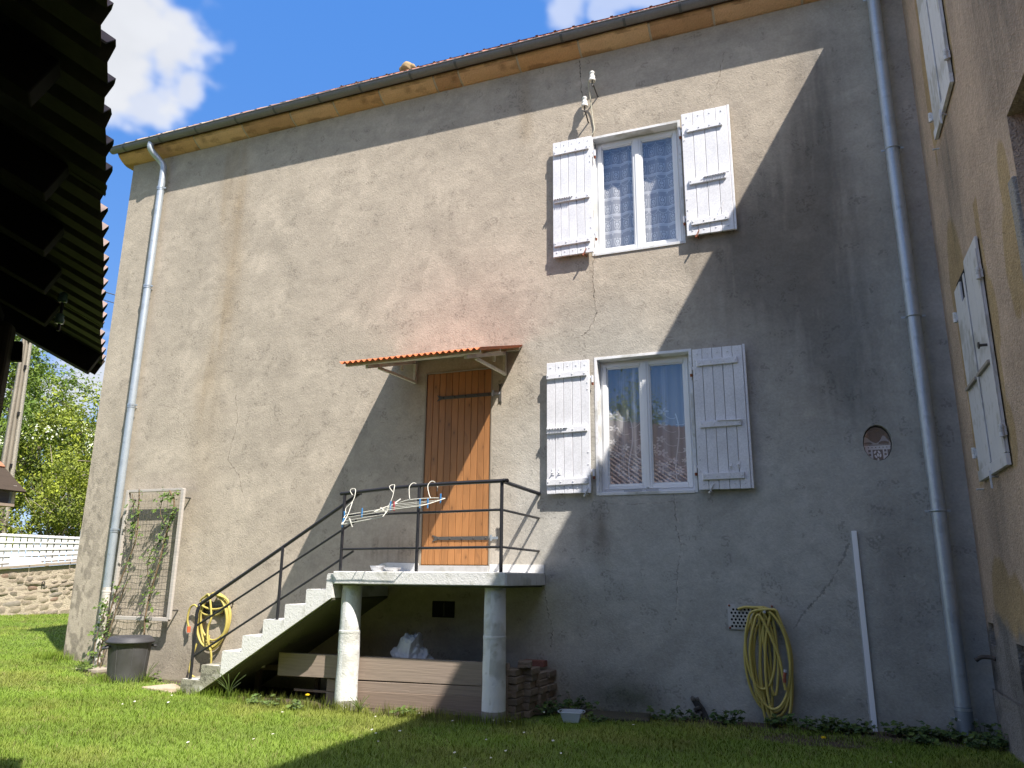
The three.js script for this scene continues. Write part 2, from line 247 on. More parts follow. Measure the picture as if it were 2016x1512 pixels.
// ---------------------------------------------------------------- the main house
const house = thing('house', 'grey-brown rendered house with red tiled roof, white shutters and wooden door', 'house');
T.wall = (() => {
  const W = 2048, H = 1480, X0 = -8.9, X1 = 1.25, Y0 = -0.3, Y1 = 7.0, cv = document.createElement('canvas'); cv.width = W; cv.height = H;
  const ctx = cv.getContext('2d'), im = ctx.createImageData(W, H), D = im.data;
  const streak = (x, y, cx, w, y0, y1, wob) => { const c = cx + wob * (vnoise(y * 0.9, 5) - 0.5); return Math.exp(-(((x - c) / w) ** 2)) * smooth(y0, y0 + 0.25, y) * (1 - smooth(y1 - 0.5, y1, y)); };
  const blob = (x, y, cx, cy, rx, ry) => Math.exp(-(((x - cx) / rx) ** 2 + ((y - cy) / ry) ** 2));
  for (let j = 0; j < H; j++) for (let i = 0; i < W; i++) {
    const x = X0 + (X1 - X0) * (i + 0.5) / W, y = Y1 - (Y1 - Y0) * (j + 0.5) / H;
    const wx = x + 0.55 * (fbm(x * 1.3 + 5, y * 1.3 + 80, 3) - 0.5), wy = y + 0.55 * (fbm(x * 1.3 + 95, y * 1.3 + 8, 3) - 0.5);
    const a = fbm(wx * 0.8 + 20, wy * 0.8 + 20, 4), b = fbm((wx * 0.8 + wy * 0.6) * 3.3 + 60, (wy * 0.8 - wx * 0.6) * 3.3, 5), c = fbm((wx + wy) * 8 + 5, (wy - wx) * 8 + 90, 4), f = vnoise(x * 70, y * 70), s = vnoise(x * 16, y * 2.2 + 30), s2 = vnoise(x * 45, y * 5 + 90);
    let r = 0.405, g = 0.352, bl = 0.284;
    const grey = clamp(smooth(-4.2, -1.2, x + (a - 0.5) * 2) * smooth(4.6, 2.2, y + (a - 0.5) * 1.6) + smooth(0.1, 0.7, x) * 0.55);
    r = lerp(r, 0.405, grey); g = lerp(g, 0.402, grey); bl = lerp(bl, 0.375, grey);  // grey render low right, its colour paled and cooled for the shade there
    const tw = vnoise(x * 2.6 + 2 * a, y * 13 + 3 * b), tw2 = vnoise(x * 9 + y * 5, y * 20 - x * 4);
    let k = 1 + (a - 0.5) * 0.10 + (b - 0.5) * 0.13 + (c - 0.5) * 0.14 + (f - 0.5) * 0.17 + (tw - 0.5) * 0.07 + (tw2 - 0.5) * 0.08;
    k *= 1 + 0.05 * smooth(0.60, 0.615, fbm(x * 1.6 + 11, y * 1.6 + 4, 5)) - 0.05 * smooth(0.62, 0.635, fbm(x * 2.2 + 51, y * 2.2 + 34, 5));
    k *= 1 + 0.06 * smooth(0.58, 0.70, b + 0.4 * (c - 0.5)) - 0.04 * smooth(0.46, 0.30, b);      // pale and dull patches of the trowelled coat
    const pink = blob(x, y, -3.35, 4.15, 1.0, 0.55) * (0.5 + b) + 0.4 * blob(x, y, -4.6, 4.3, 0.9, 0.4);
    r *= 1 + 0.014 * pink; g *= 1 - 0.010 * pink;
    const br = streak(x, y, -6.93, 0.18, 2.0, 7.1, 0.3) * (0.30 + 0.5 * s * (0.5 + b)) * smooth(1.6, 5.0, y) + streak(x, y, -7.1, 0.06, 5.6, 7.1, 0.1) * 0.35 + streak(x, y, -2.76, 0.08, 5.9, 7.1, 0.1) * 0.4 + streak(x, y, -6.9, 0.3, 1.5, 4.0, 0.2) * 0.18;
    r *= 1 - 0.22 * br; g *= 1 - 0.30 * br; bl *= 1 - 0.42 * br;
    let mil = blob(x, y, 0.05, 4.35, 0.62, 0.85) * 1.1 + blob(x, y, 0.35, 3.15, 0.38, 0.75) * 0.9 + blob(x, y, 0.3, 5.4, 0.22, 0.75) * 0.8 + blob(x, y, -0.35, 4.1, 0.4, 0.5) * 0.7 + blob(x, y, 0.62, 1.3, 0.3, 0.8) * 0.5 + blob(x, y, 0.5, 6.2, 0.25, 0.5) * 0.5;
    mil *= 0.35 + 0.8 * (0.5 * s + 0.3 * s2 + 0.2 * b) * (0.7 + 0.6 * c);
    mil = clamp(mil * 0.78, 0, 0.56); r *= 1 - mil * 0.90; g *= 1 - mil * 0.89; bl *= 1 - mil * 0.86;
    const wet = blob(x, y, -1.93, 1.62, 0.10, 0.26) * (0.4 + 0.9 * s) * 0.8 + blob(x, y, -2.12, 1.62, 0.06, 0.16) * 0.4 + blob(x, y, -4.15, 1.45, 0.45, 0.16) * (0.5 + s2) * 0.55 + blob(x, y, -3.3, 0.95, 1.2, 0.22) * 0.25 + blob(x, y, -0.97, 1.75, 0.05, 0.3) * s * 0.3 + blob(x, y, -1.98, 4.2, 0.05, 0.4) * s * 0.35 + blob(x, y, -0.95, 4.3, 0.05, 0.35) * s * 0.3;
    r *= 1 - 0.55 * clamp(wet); g *= 1 - 0.58 * clamp(wet); bl *= 1 - 0.62 * clamp(wet);
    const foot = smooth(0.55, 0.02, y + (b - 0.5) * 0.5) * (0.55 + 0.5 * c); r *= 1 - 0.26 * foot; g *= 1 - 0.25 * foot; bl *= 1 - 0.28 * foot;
    const moss = blob(x, y, -1.72, 0.13, 0.30, 0.16) * (0.5 + c); r = lerp(r, 0.07, clamp(moss) * 0.75); g = lerp(g, 0.082, clamp(moss) * 0.75); bl = lerp(bl, 0.045, clamp(moss) * 0.75);
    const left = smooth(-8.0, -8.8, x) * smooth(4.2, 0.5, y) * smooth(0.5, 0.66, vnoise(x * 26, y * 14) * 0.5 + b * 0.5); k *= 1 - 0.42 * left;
    const pale = streak(x, y, 0.33, 0.10, 1.2, 1.75, 0) * 0.5 + blob(x, y, -0.6, 0.88, 0.30, 0.16) * 0.22; k *= 1 + 0.35 * pale;
    k *= 1 - 0.3 * smooth(0.74, 0.8, vnoise(x * 9 + 33, y * 9 + 4)) * smooth(0.55, 0.75, f);
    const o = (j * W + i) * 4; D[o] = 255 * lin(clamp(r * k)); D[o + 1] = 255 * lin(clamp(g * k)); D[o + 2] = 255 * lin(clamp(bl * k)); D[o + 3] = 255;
  }
  ctx.putImageData(im, 0, 0);
  const rd = rng(5), px = (x, y) => [(x - X0) / (X1 - X0) * W, (Y1 - y) / (Y1 - Y0) * H];
  const crack = (pts, w, col = 'rgba(38,33,28,0.8)') => {   // a broken line of changing width with a pale chipped lip on one side
    let prev = null; pts.forEach(([x, y], i) => { const q = px(x, y); if (!i) { prev = q; return; } const l = px(...pts[i - 1]); for (let k = 1; k <= 14; k++) { const n = [lerp(l[0], q[0], k / 14) + (rd() - 0.5) * 4.5, lerp(l[1], q[1], k / 14) + (rd() - 0.5) * 2]; const ww = w * (0.25 + rd() * rd() * 1.5);
      if (rd() < 0.35) { ctx.strokeStyle = 'rgba(215,205,190,0.28)'; ctx.lineWidth = 1.5 + rd() * 2.5; ctx.beginPath(); ctx.moveTo(prev[0] + 2, prev[1]); ctx.lineTo(n[0] + 2, n[1]); ctx.stroke(); } if (rd() > 0.10) { ctx.strokeStyle = col; ctx.lineWidth = ww; ctx.beginPath(); ctx.moveTo(...prev); ctx.lineTo(...n); ctx.stroke(); } if (rd() < 0.06) { ctx.strokeStyle = col; ctx.lineWidth = 0.5; ctx.beginPath(); ctx.moveTo(...n); ctx.lineTo(n[0] + (rd() - 0.5) * 26, n[1] + (rd() - 0.2) * 12); ctx.stroke(); } prev = n; } }); };
  crack([[-1.967, 4.5], [-1.973, 4.18], [-1.946, 3.84], [-2.036, 3.67], [-2.135, 3.61]], 1.3); crack([[-1.233, 1.97], [-1.214, 1.65], [-1.178, 1.49], [-1.222, 1.24], [-1.25, 0.9]], 1.3, 'rgba(25,25,25,0.42)');
  crack([[-6.56, 3.4], [-6.476, 3.0], [-6.573, 2.54], [-6.38, 2.34], [-6.284, 2.1]], 1.5, 'rgba(60,52,42,0.6)'); crack([[-2.1, 7], [-2.079, 6.7], [-2.055, 6.28]], 1.8); crack([[-2.516, 1.1], [-2.485, 0.89], [-2.434, 0.7], [-2.45, 0.55]], 1.4, 'rgba(25,25,25,0.55)');
  crack([[0.26, 1.5], [0.1, 1.2], [-0.02, 1.06], [-0.125, 0.95], [-0.25, 0.78]], 4, 'rgba(20,22,24,0.22)'); crack([[-1.97, 1.9], [-1.6, 1.88], [-1.05, 1.90]], 1.2, 'rgba(25,25,25,0.25)'); crack([[-0.5, 6.6], [-0.6, 6.2], [-0.75, 5.95]], 1, 'rgba(60,52,42,0.6)');
  crack([[-7.8, 3.3], [-7.5, 3.25], [-7.2, 3.05]], 1, 'rgba(60,52,42,0.5)'); crack([[-3.6, 3.5], [-3.5, 3.58], [-3.3, 3.56]], 1, 'rgba(60,52,42,0.5)'); crack([[-0.3, 0.3], [-0.7, 0.15], [-0.95, 0.05]], 2, 'rgba(190,190,190,0.25)');
  for (let k = 0; k < 26; k++) { const q = px(-2.4 + rd() * 3.4, 0.1 + rd() * 2); ctx.fillStyle = rd() < 0.5 ? 'rgba(200,205,205,0.5)' : 'rgba(20,20,20,0.5)'; ctx.fillRect(q[0], q[1], 1 + rd() * 3, 1 + rd() * 2); }
  const t = new THREE.CanvasTexture(cv); t.colorSpace = THREE.SRGBColorSpace; t.wrapS = t.wrapT = THREE.ClampToEdgeWrapping; t.repeat.set(1 / (X1 - X0), 1 / (Y1 - Y0)); t.offset.set(-X0 / (X1 - X0), -Y0 / (Y1 - Y0)); t.anisotropy = 8; return t;
})();
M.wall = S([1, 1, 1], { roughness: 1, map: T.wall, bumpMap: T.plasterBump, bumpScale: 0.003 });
M.wallPlain = S([0.33, 0.29, 0.23], { roughness: 1, map: T.mottle });
const WIN = [{ x0: -1.955, x1: -1.02, y0: 4.515, y1: 5.885 }, { x0: -1.955, x1: -1.02, y0: 1.995, y1: 3.355 }];
const DOOR = { x0: -3.905, x1: -3.105, y0: 1.30, y1: 3.382 };
{
  const hole = (s, x0, x1, y0, y1) => { const h = new THREE.Path(); h.moveTo(x0, y0); h.lineTo(x0, y1); h.lineTo(x1, y1); h.lineTo(x1, y0); h.closePath(); s.holes.push(h); };
  const s = rectShape(-8.84, 1.2, -0.3, 6.95);
  for (const w of WIN) hole(s, w.x0, w.x1, w.y0, w.y1); hole(s, DOOR.x0, DOOR.x1, DOOR.y0, DOOR.y1);
  { const h = new THREE.Path(); h.absellipse(0.56, 2.362, 0.118, 0.16, 0, 2 * Math.PI, true); s.holes.push(h); }
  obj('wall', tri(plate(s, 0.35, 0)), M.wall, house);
  const gable = new THREE.Shape([[0, -0.3], [10, -0.3], [10, 6.95], [5, 11.4], [0, 6.95]].map(([a, b]) => new THREE.Vector2(a, b)));
  for (const x of [-8.84, 0.9]) { const g = new THREE.ExtrudeGeometry(gable, { depth: 0.298, bevelEnabled: false }); g.rotateY(Math.PI / 2); g.translate(x, 0, -0.352); obj('gable_wall', tri(g), M.wallPlain, house); }
  obj('back_wall', b2(-8.84, 1.2, -0.3, 6.95, -10.7, -10.36, 0), M.wallPlain, house);
  obj('inner_wall', [b2(-8.5, 0.88, 0.0, 6.9, -2.6, -2.5, 0), b2(-8.5, 0.88, 3.9, 4.1, -2.49, -0.36, 0)], M.innerWall, house);
}
// cornice of sandstone blocks, each a stone of its own
{
  const c = new THREE.Group(); c.name = 'cornice'; house.add(c);
  const stones = [[0.66, 0.40, 0.21], [0.74, 0.49, 0.29], [0.56, 0.34, 0.19], [0.70, 0.45, 0.27]].map((k, i) => S(k, { map: withRepeat(T.sandstone, 0.7, 0.9, i * 0.37, 0), bumpMap: T.plasterBump, bumpScale: 0.006 }));
  const J = [-8.985, -7.59, -6.76, -5.98, -5.31, -4.64, -3.88, -3.55, -2.80, -2.06, -1.26, -0.58, 0.3, 1.2], R = rng(3);
  for (let i = 0; i + 1 < J.length; i++) {
    const d = (R() - 0.5) * 0.010, x0 = J[i] + 0.012, x1 = J[i + 1] - 0.012;
    const g = prism([[-0.34, 6.952], [0.0, 6.952], [0.02, 6.954 + d * 0.3], [0.055, 6.967], [0.11, 6.995], [0.15, 7.025], [0.168 + d, 7.048], [0.168 + d, 7.066], [-0.34, 7.066]], x0, x1);
    obj('stone', tri(g, i * 1.7), stones[i % 4], c);
  }
  obj('mortar', prism([[-0.33, 6.955], [0.0, 6.955], [0.052, 6.968], [0.107, 6.996], [0.160, 7.043], [0.160, 7.063], [-0.33, 7.063]], -8.97, 1.19), S([0.56, 0.50, 0.42], { map: T.mottle }), c);
}
// zinc gutter
{
  const cz = 0.233, cy = 7.112, r = 0.06, prof = [], inn = [];
  for (let i = 0; i <= 14; i++) { const a = -Math.PI * i / 14; prof.push([cz + Math.cos(a) * r, cy + Math.sin(a) * r]); inn.unshift([cz + Math.cos(a) * (r - 0.004), cy + Math.sin(a) * (r - 0.004)]); }
  const gut = obj('gutter', [prism([...prof, ...inn], -9.03, 1.19), rod([-9.03, cy + 0.004, cz + r + 0.002], [1.19, cy + 0.004, cz + r + 0.002], 0.008, 8), prism(prof, -9.034, -9.03)], M.zincDark, house);
  for (let x = -8.78; x < 1.1; x += 0.66 + 0.06 * Math.sin(x * 5)) { const p2 = []; for (let i = 0; i <= 12; i++) { const a = -Math.PI * i / 12; p2.push([cz + Math.cos(a) * (r + 0.005), cy + Math.sin(a) * (r + 0.005)]); } obj('gutter_joint', prism([...p2, ...p2.slice().reverse().map(([z, y]) => [cz + (z - cz) * 0.985, cy + (y - cy) * 0.985])], x, x + 0.03), M.zincJoint, gut); }
  obj('fascia_board', b2(-8.95, 1.19, 7.068, 7.15, 0.06, 0.10, 0.003), M.greyWood, house);
}
// roof
{
  const E0 = [0.21, 7.145], RD = [-5, 11.565];
  const roof = obj('roof', [prism([[E0[0] - 0.06, E0[1] - 0.07], [E0[0], E0[1] - 0.02], [RD[0], RD[1] - 0.02], [RD[0], RD[1] - 0.16]], -9.0, 1.3), prism([[RD[0], RD[1] - 0.02], [-10.9, 6.75], [-10.9, 6.6], [RD[0], RD[1] - 0.16]], -9.0, 1.3)], S([0.13, 0.075, 0.055], { map: T.mottle }), house);
  const dir = V(0, RD[1] - E0[1], RD[0] - E0[0]), L = dir.length(); dir.normalize(); const nrm = V(0, -dir.z, dir.y);
  const tg = []; { const s = new THREE.Shape(); s.moveTo(-0.115, 0); s.lineTo(0.115, 0); s.lineTo(0.115, 0.012); s.quadraticCurveTo(0.085, 0.042, 0.05, 0.02); s.quadraticCurveTo(0, 0.008, -0.06, 0.018); s.lineTo(-0.115, 0.012); s.closePath(); const g = new THREE.ExtrudeGeometry(s, { depth: 0.40, bevelEnabled: false, curveSegments: 3 }); g.rotateX(-0.035); tg.push(flat(g)); }
  const rows = Math.floor(L / 0.345), cols = Math.floor(10.25 / 0.232), R = rng(9);
  const im = new THREE.InstancedMesh(mergeGeometries(tg), S([1, 1, 1], { roughness: 0.95, map: T.mottle }), rows * cols); im.name = 'roof_tile'; im.userData.kind = 'stuff';
  const mt = new THREE.Matrix4(), bas = new THREE.Matrix4().makeBasis(V(1, 0, 0), nrm, dir.clone().multiplyScalar(-1)), col = new THREE.Color(); let n = 0;
  for (let i = 0; i < rows; i++) for (let k = 0; k < cols; k++) {
    const o = V(-8.86 + k * 0.232, E0[1], E0[0]).addScaledVector(dir, i * 0.345 + 0.37).addScaledVector(nrm, 0.004 + R() * 0.006);
    mt.copy(bas); mt.setPosition(o); im.setMatrixAt(n, mt); const lich = smooth(-4, -9, o.x) * R(), w = 0.75 + R() * 0.5; col.setRGB(lerp(0.36, 0.42, lich) * w, lerp(0.15, 0.36, lich) * w, lerp(0.10, 0.24, lich) * w); im.setColorAt(n++, col);
  }
  roof.add(im);
  const rm = [[0.36, 0.17, 0.12], [0.30, 0.15, 0.11], [0.40, 0.22, 0.16], [0.36, 0.27, 0.20]].map((c) => S(c, { map: T.mottle }));
  let i = 0; for (let x = -8.98; x < 1.25; x += 0.381, i++) {
    const g = [new THREE.CylinderGeometry(0.105, 0.10, 0.40, 12, 1, false, 0, Math.PI).rotateZ(Math.PI / 2).rotateX(-Math.PI / 2), new THREE.CylinderGeometry(0.125, 0.125, 0.055, 12, 1, false, 0, Math.PI).rotateZ(Math.PI / 2).rotateX(-Math.PI / 2).translate(-0.18, 0, 0)];
    const gg = mergeGeometries(g.map(flat)); gg.rotateX(0); const m = obj('ridge_tile', gg, x < -6 ? rm[3] : rm[i % 3], roof); m.position.set(x + 0.19, RD[1] - 0.025, RD[0]); m.rotation.z = (R() - 0.5) * 0.02;
  }
  const cap = mergeGeometries([[0.115, 0, 0.05], [0.08, -0.11, 0.02], [0.07, 0.10, 0.03]].map(([q, dx, dy], k) => wobble(flat(new THREE.IcosahedronGeometry(q, 3)), 0.05, 12, k).translate(-7.3 + dx, RD[1] + 0.06 + dy, RD[0])));  // mortar lump on the ridge, built from three rough balls
  const m = obj('ridge_lump', cap, S([0.42, 0.30, 0.16], { map: T.mottle }), roof); m.userData.label = 'rounded lichen-covered lump on the left end of the roof ridge';
}
// windows
T.laceTop = (() => { const cv = document.createElement('canvas'); cv.width = cv.height = 512; const c = cv.getContext('2d'); c.fillStyle = '#626262'; c.fillRect(0, 0, 512, 512); c.strokeStyle = '#c8c8c8'; c.fillStyle = '#d8d8d8';
  for (let r = 0; r < 2; r++) { const y = r * 256; c.fillStyle = '#9a9a9a'; c.fillRect(0, y + 196, 512, 34); c.fillStyle = '#dedede'; c.fillRect(0, y + 190, 512, 6); c.lineWidth = 5;
    for (let i = 0; i < 4; i++) { const x = i * 128; c.beginPath(); c.arc(x + 64, y + 226, 62, 0, Math.PI); c.stroke(); c.beginPath(); c.moveTo(x + 64, y + 186); c.quadraticCurveTo(x + 10, y + 120, x + 30, y + 60); c.moveTo(x + 64, y + 186); c.quadraticCurveTo(x + 118, y + 120, x + 98, y + 60); c.stroke();
      for (const [dx, dy, q] of [[64, 96, 20], [30, 58, 11], [98, 58, 11], [64, 140, 13], [64, 52, 9]]) { c.fillStyle = '#c4c4c4'; c.beginPath(); c.arc(x + dx, y + dy, q, 0, 7); c.fill(); c.fillStyle = '#5a5a5a'; c.beginPath(); c.arc(x + dx, y + dy, q * 0.45, 0, 7); c.fill(); }
      c.lineWidth = 3; c.beginPath(); c.moveTo(x, y + 40); c.lineTo(x, y + 186); c.stroke(); c.lineWidth = 5; } }
  const t = new THREE.CanvasTexture(cv); t.wrapS = t.wrapT = THREE.RepeatWrapping; t.repeat.set(1 / 0.40, 1 / 0.40); return t; })();
T.laceLow = (() => { const cv = document.createElement('canvas'); cv.width = 512; cv.height = 1024; const c = cv.getContext('2d'); c.fillStyle = '#464646'; c.fillRect(0, 0, 512, 1024); const R = rng(21);
  for (let i = 0; i < 14; i++) { c.fillStyle = `rgba(200,200,200,${0.06 + R() * 0.12})`; c.fillRect(R() * 512, 0, 6 + R() * 22, 1024); }
  const flower = (x, y, q) => { c.fillStyle = '#a2a2a2'; for (let k = 0; k < 5; k++) { c.beginPath(); c.ellipse(x + Math.cos(k * 1.257) * q, y + Math.sin(k * 1.257) * q, q * 0.75, q * 0.4, k * 1.257, 0, 7); c.fill(); } };
  c.strokeStyle = '#9c9c9c'; c.lineWidth = 6; for (const bx0 of [150, 400]) { c.beginPath(); c.moveTo(bx0, 960); c.bezierCurveTo(bx0 - 40, 760, bx0 + 50, 640, bx0, 430); c.stroke(); c.lineWidth = 3; for (let k = 0; k < 9; k++) { const y = 460 + k * 52, s = k % 2 ? 1 : -1; c.beginPath(); c.moveTo(bx0, y); c.quadraticCurveTo(bx0 + s * 50, y + 20, bx0 + s * (60 + R() * 40), y - 50); c.stroke(); flower(bx0 + s * (60 + R() * 40), y - 50, 13 + R() * 6); } c.lineWidth = 6; }
  for (let k = 0; k < 46; k++) flower(R() * 512, 620 + R() * 400, 9 + R() * 7);
  const t = new THREE.CanvasTexture(cv); t.wrapS = t.wrapT = THREE.RepeatWrapping; t.repeat.set(1 / 0.95, 1 / 1.36); t.offset.set(1.955 / 0.95, -1.995 / 1.36); return t; })();
WIN.forEach((w, wi) => {
  const g = new THREE.Group(); g.name = 'window'; g.userData.label = wi ? 'lower white window reflecting a corrugated roof' : 'upper white window with patterned lace curtain'; house.add(g);
  const { x0, x1, y0, y1 } = w, zf = -0.115, t = 0.02;
  // painted reveal: lining boards and a thin edge on the wall face
  const rv = [b2(x0 - 0.022, x0 + 0.006, y0 - 0.02, y1 + 0.022, -0.18, 0.005, 0.002), b2(x1 - 0.006, x1 + 0.022, y0 - 0.02, y1 + 0.022, -0.18, 0.005, 0.002), b2(x0 + 0.006, x1 - 0.006, y1 - 0.006, y1 + 0.022, -0.18, 0.005, 0.002)];
  obj('reveal', rv.map((q, i) => tri(q, i)), M.whitePaint, g);
  obj('sill', tri(bx(x1 - x0 - 0.012, 0.03, 0.2, (x0 + x1) / 2, y0 - 0.004, -0.088, 0.004, [0.06, 0, 0])), M.whitePaint, g);
  const fx0 = x0 + 0.006, fx1 = x1 - 0.006, fy0 = y0 + 0.014, fy1 = y1 - 0.006, fw = 0.04;
  obj('frame', [b2(fx0, fx0 + fw, fy0, fy1, zf - 0.06, zf, 0.004), b2(fx1 - fw, fx1, fy0, fy1, zf - 0.06, zf, 0.004), b2(fx0 + fw, fx1 - fw, fy1 - fw, fy1, zf - 0.06, zf, 0.004), b2(fx0 + fw, fx1 - fw, fy0, fy0 + fw, zf - 0.06, zf, 0.004)], M.pvc, g);
  const mx = (fx0 + fx1) / 2;
  for (const [a, b] of [[fx0 + fw - 0.012, mx - 0.004], [mx + 0.004, fx1 - fw + 0.012]]) {
    const sw = 0.043, z1 = zf + 0.018, z0 = zf - 0.04, c0 = fy0 + fw - 0.012, c1 = fy1 - fw + 0.012;
    const sa = obj('sash', [b2(a, a + sw, c0, c1, z0, z1, 0.006), b2(b - sw, b, c0, c1, z0, z1, 0.006), b2(a + sw, b - sw, c1 - sw, c1, z0, z1, 0.006), b2(a + sw, b - sw, c0, c0 + sw, z0, z1, 0.006),
      b2(a + sw, a + sw + 0.012, c0 + sw, c1 - sw, z1 - 0.026, z1 - 0.010, 0.002), b2(b - sw - 0.012, b - sw, c0 + sw, c1 - sw, z1 - 0.026, z1 - 0.010, 0.002), b2(a + sw, b - sw, c1 - sw - 0.012, c1 - sw, z1 - 0.026, z1 - 0.010, 0.002), b2(a + sw, b - sw, c0 + sw, c0 + sw + 0.012, z1 - 0.026, z1 - 0.010, 0.002)], M.pvc, g);
    const pn = obj('pane', new THREE.PlaneGeometry(b - a - sw * 2 + 0.01, c1 - c0 - sw * 2 + 0.01).translate((a + b) / 2, (c0 + c1) / 2, z1 - 0.02), M.glass, sa);
    // curtain of lace hanging inside in soft folds
    const cg = new THREE.PlaneGeometry(b - a, c1 - c0, 40, 6).translate((a + b) / 2, (c0 + c1) / 2, -0.21), cp = cg.attributes.position;
    for (let i = 0; i < cp.count; i++) { const x = cp.getX(i); cp.setZ(i, -0.21 + 0.012 * Math.sin(x * (wi ? 62 : 38)) + 0.008 * Math.sin(x * 23 + 1)); } cg.computeVertexNormals();
    const uvs = flat(cg); const um = uvs.attributes.uv, up = uvs.attributes.position; for (let i = 0; i < um.count; i++) um.setXY(i, up.getX(i), up.getY(i));
    const cm = S([0.86, 0.88, 0.92], { roughness: 1, alphaMap: wi ? T.laceLow : T.laceTop, transparent: true, side: THREE.DoubleSide });
    obj('curtain', uvs, cm, g);
  }
  obj('latch_cover', b2(mx - 0.022, mx + 0.022, fy0 + fw, fy1 - fw, zf + 0.014, zf + 0.026, 0.004), M.pvc, g);
  obj('drip_rail', [b2(fx0 + 0.22, fx0 + 0.4, fy0 + 0.006, fy0 + 0.02, zf, zf + 0.01, 0.002), b2(fx0 + 0.44, fx0 + 0.56, fy0 + 0.006, fy0 + 0.02, zf, zf + 0.01, 0.002)], M.greyPlastic, g);
});
// shutters: planks, battens, studs, hinges
function shutter(x0, x1, y0, y1, hingeRight, label, mat, cfg) {
  const g = new THREE.Group(); g.name = 'shutter'; g.userData.label = label; house.add(g);
  const n = cfg.planks, w = (x1 - x0) / n, z0 = 0.045, z1 = 0.072;
  for (let i = 0; i < n; i++) obj('plank', tri(bx(w - 0.0035, y1 - y0, z1 - z0, x0 + w * (i + 0.5), (y0 + y1) / 2 + (i % 2 ? 0.0015 : 0), (z0 + z1) / 2 + (i % 3) * 0.0007, 0.004), i * 0.7), mat, g);
  const bw = cfg.battenInset;
  for (const by of cfg.battens) obj('batten', tri(bx(x1 - x0 - bw[0] - bw[1], 0.062, 0.022, (x0 + bw[0] + x1 - bw[1]) / 2, by, z1 + 0.011, 0.006, [0, 0, cfg.tilt || 0]), by), mat, g);
  const st = [], dot = (x, y, z) => { const s = new THREE.SphereGeometry(0.0075, 6, 4, 0, 2 * Math.PI, 0, Math.PI / 2).rotateX(Math.PI / 2).translate(x, y, z); st.push(flat(s)); };
  for (const by of cfg.battens) for (let i = 0; i < 4; i++) dot(x0 + bw[0] + 0.02 + i * (x1 - x0 - bw[0] - bw[1] - 0.04) / 3, by, z1 + 0.022);
  for (const yy of [y0 + 0.05, y1 - 0.05]) for (let i = 0; i < n; i++) dot(x0 + w * (i + 0.5), yy, z1);
  for (const yy of [y1 - 0.12, y1 - 0.24, y1 - 0.31, y0 + 0.28, y0 + 0.17, y0 + 0.4]) dot(hingeRight ? x1 - 0.022 : x0 + 0.022, yy, z1);
  obj('stud', st, mat, g);
  for (const hy of [y1 - 0.2, y0 + 0.2]) { const hx = hingeRight ? x1 : x0, d = hingeRight ? 1 : -1; obj('hinge', [rod([hx + d * 0.022, hy - 0.035, 0.04], [hx + d * 0.022, hy + 0.035, 0.04], 0.013, 8), b2(Math.min(hx - d * 0.05, hx + d * 0.022), Math.max(hx - d * 0.05, hx + d * 0.022), hy + 0.008, hy + 0.034, 0.026, 0.045, 0.002)], mat, g); obj('hinge_pin', rod([hx + d * 0.022, hy - 0.06, 0.03], [hx + d * 0.022, hy - 0.035, 0.04], 0.012, 8), M.rust, g); }
  obj('stay_bar', tri(cfg.bar), mat, g);
  for (const [cx] of cfg.catches) obj('catch', [rod([cx, y0 - 0.012, 0.0], [cx, y0 - 0.012, 0.085], 0.006, 6), beam([cx - 0.018, y0 - 0.03, 0.086], [cx + 0.02, y0 + 0.045, 0.082], 0.014, 0.008), new THREE.SphereGeometry(0.011, 8, 6).translate(cx - 0.016, y0 - 0.028, 0.086)], cfg.catchMat, g);
  if (cfg.extra) obj('rebate', tri(b2(x1 + 0.001, x1 + 0.024, y0, y1 + 0.012, z0 - 0.006, z1 - 0.006, 0.004), 2), mat, g);
  if (cfg.knobs) for (const [kx, ky] of cfg.knobs) obj('hook_plate', [b2(kx - 0.012, kx + 0.012, ky - 0.03, ky + 0.03, z1, z1 + 0.006, 0.002), rod([kx, ky, z1], [kx - 0.01, ky - 0.01, z1 + 0.03], 0.006, 6)], mat, g);
  if (cfg.hook) obj('hanging_hook', rod(cfg.hook[0], cfg.hook[1], 0.005, 6), mat, g);
  return g;
}
const SW = [0.88, 0.89, 0.94];
const swA = S(SW, { roughness: 0.55, map: T.mottle, bumpMap: T.wood, bumpScale: 0.001 });
shutter(-2.392, -1.945, 4.515, 5.885, true, 'left shutter of the upper window with ridged stay bar', swA, { planks: 5, battens: [5.75, 5.17, 4.66], battenInset: [0.015, 0.03], tilt: 0.015, catches: [[-2.04]], catchMat: M.rust, bar: [bx(0.22, 0.012, 0.014, -2.27, 5.185, 0.10, 0.003, [0, 0, 0.03]), ...[0, 1, 2, 3, 4, 5, 6, 7].map((i) => bx(0.007, 0.02, 0.03, -2.37 + i * 0.027, 5.178, 0.10, 0))].reduce((a, b) => mergeGeometries([flat(a), flat(b)])) });
shutter(-0.975, -0.512, 4.535, 5.92, false, 'right shutter of the upper window with hanging hook', swA, { planks: 4, battens: [5.72, 5.12, 4.67], battenInset: [0.05, 0.05], tilt: 0.03, extra: true, catches: [[-0.87]], catchMat: M.rust, bar: mergeGeometries([flat(bx(0.25, 0.012, 0.014, -0.65, 5.15, 0.10, 0.003, [0, 0, 0.05])), ...[0, 1, 2, 3, 4, 5, 6, 7].map((i) => flat(bx(0.007, 0.02, 0.03, -0.75 + i * 0.027, 5.14 + i * 0.0012, 0.10, 0)))]), hook: [[-0.60, 4.86, 0.085], [-0.66, 4.72, 0.085]] });
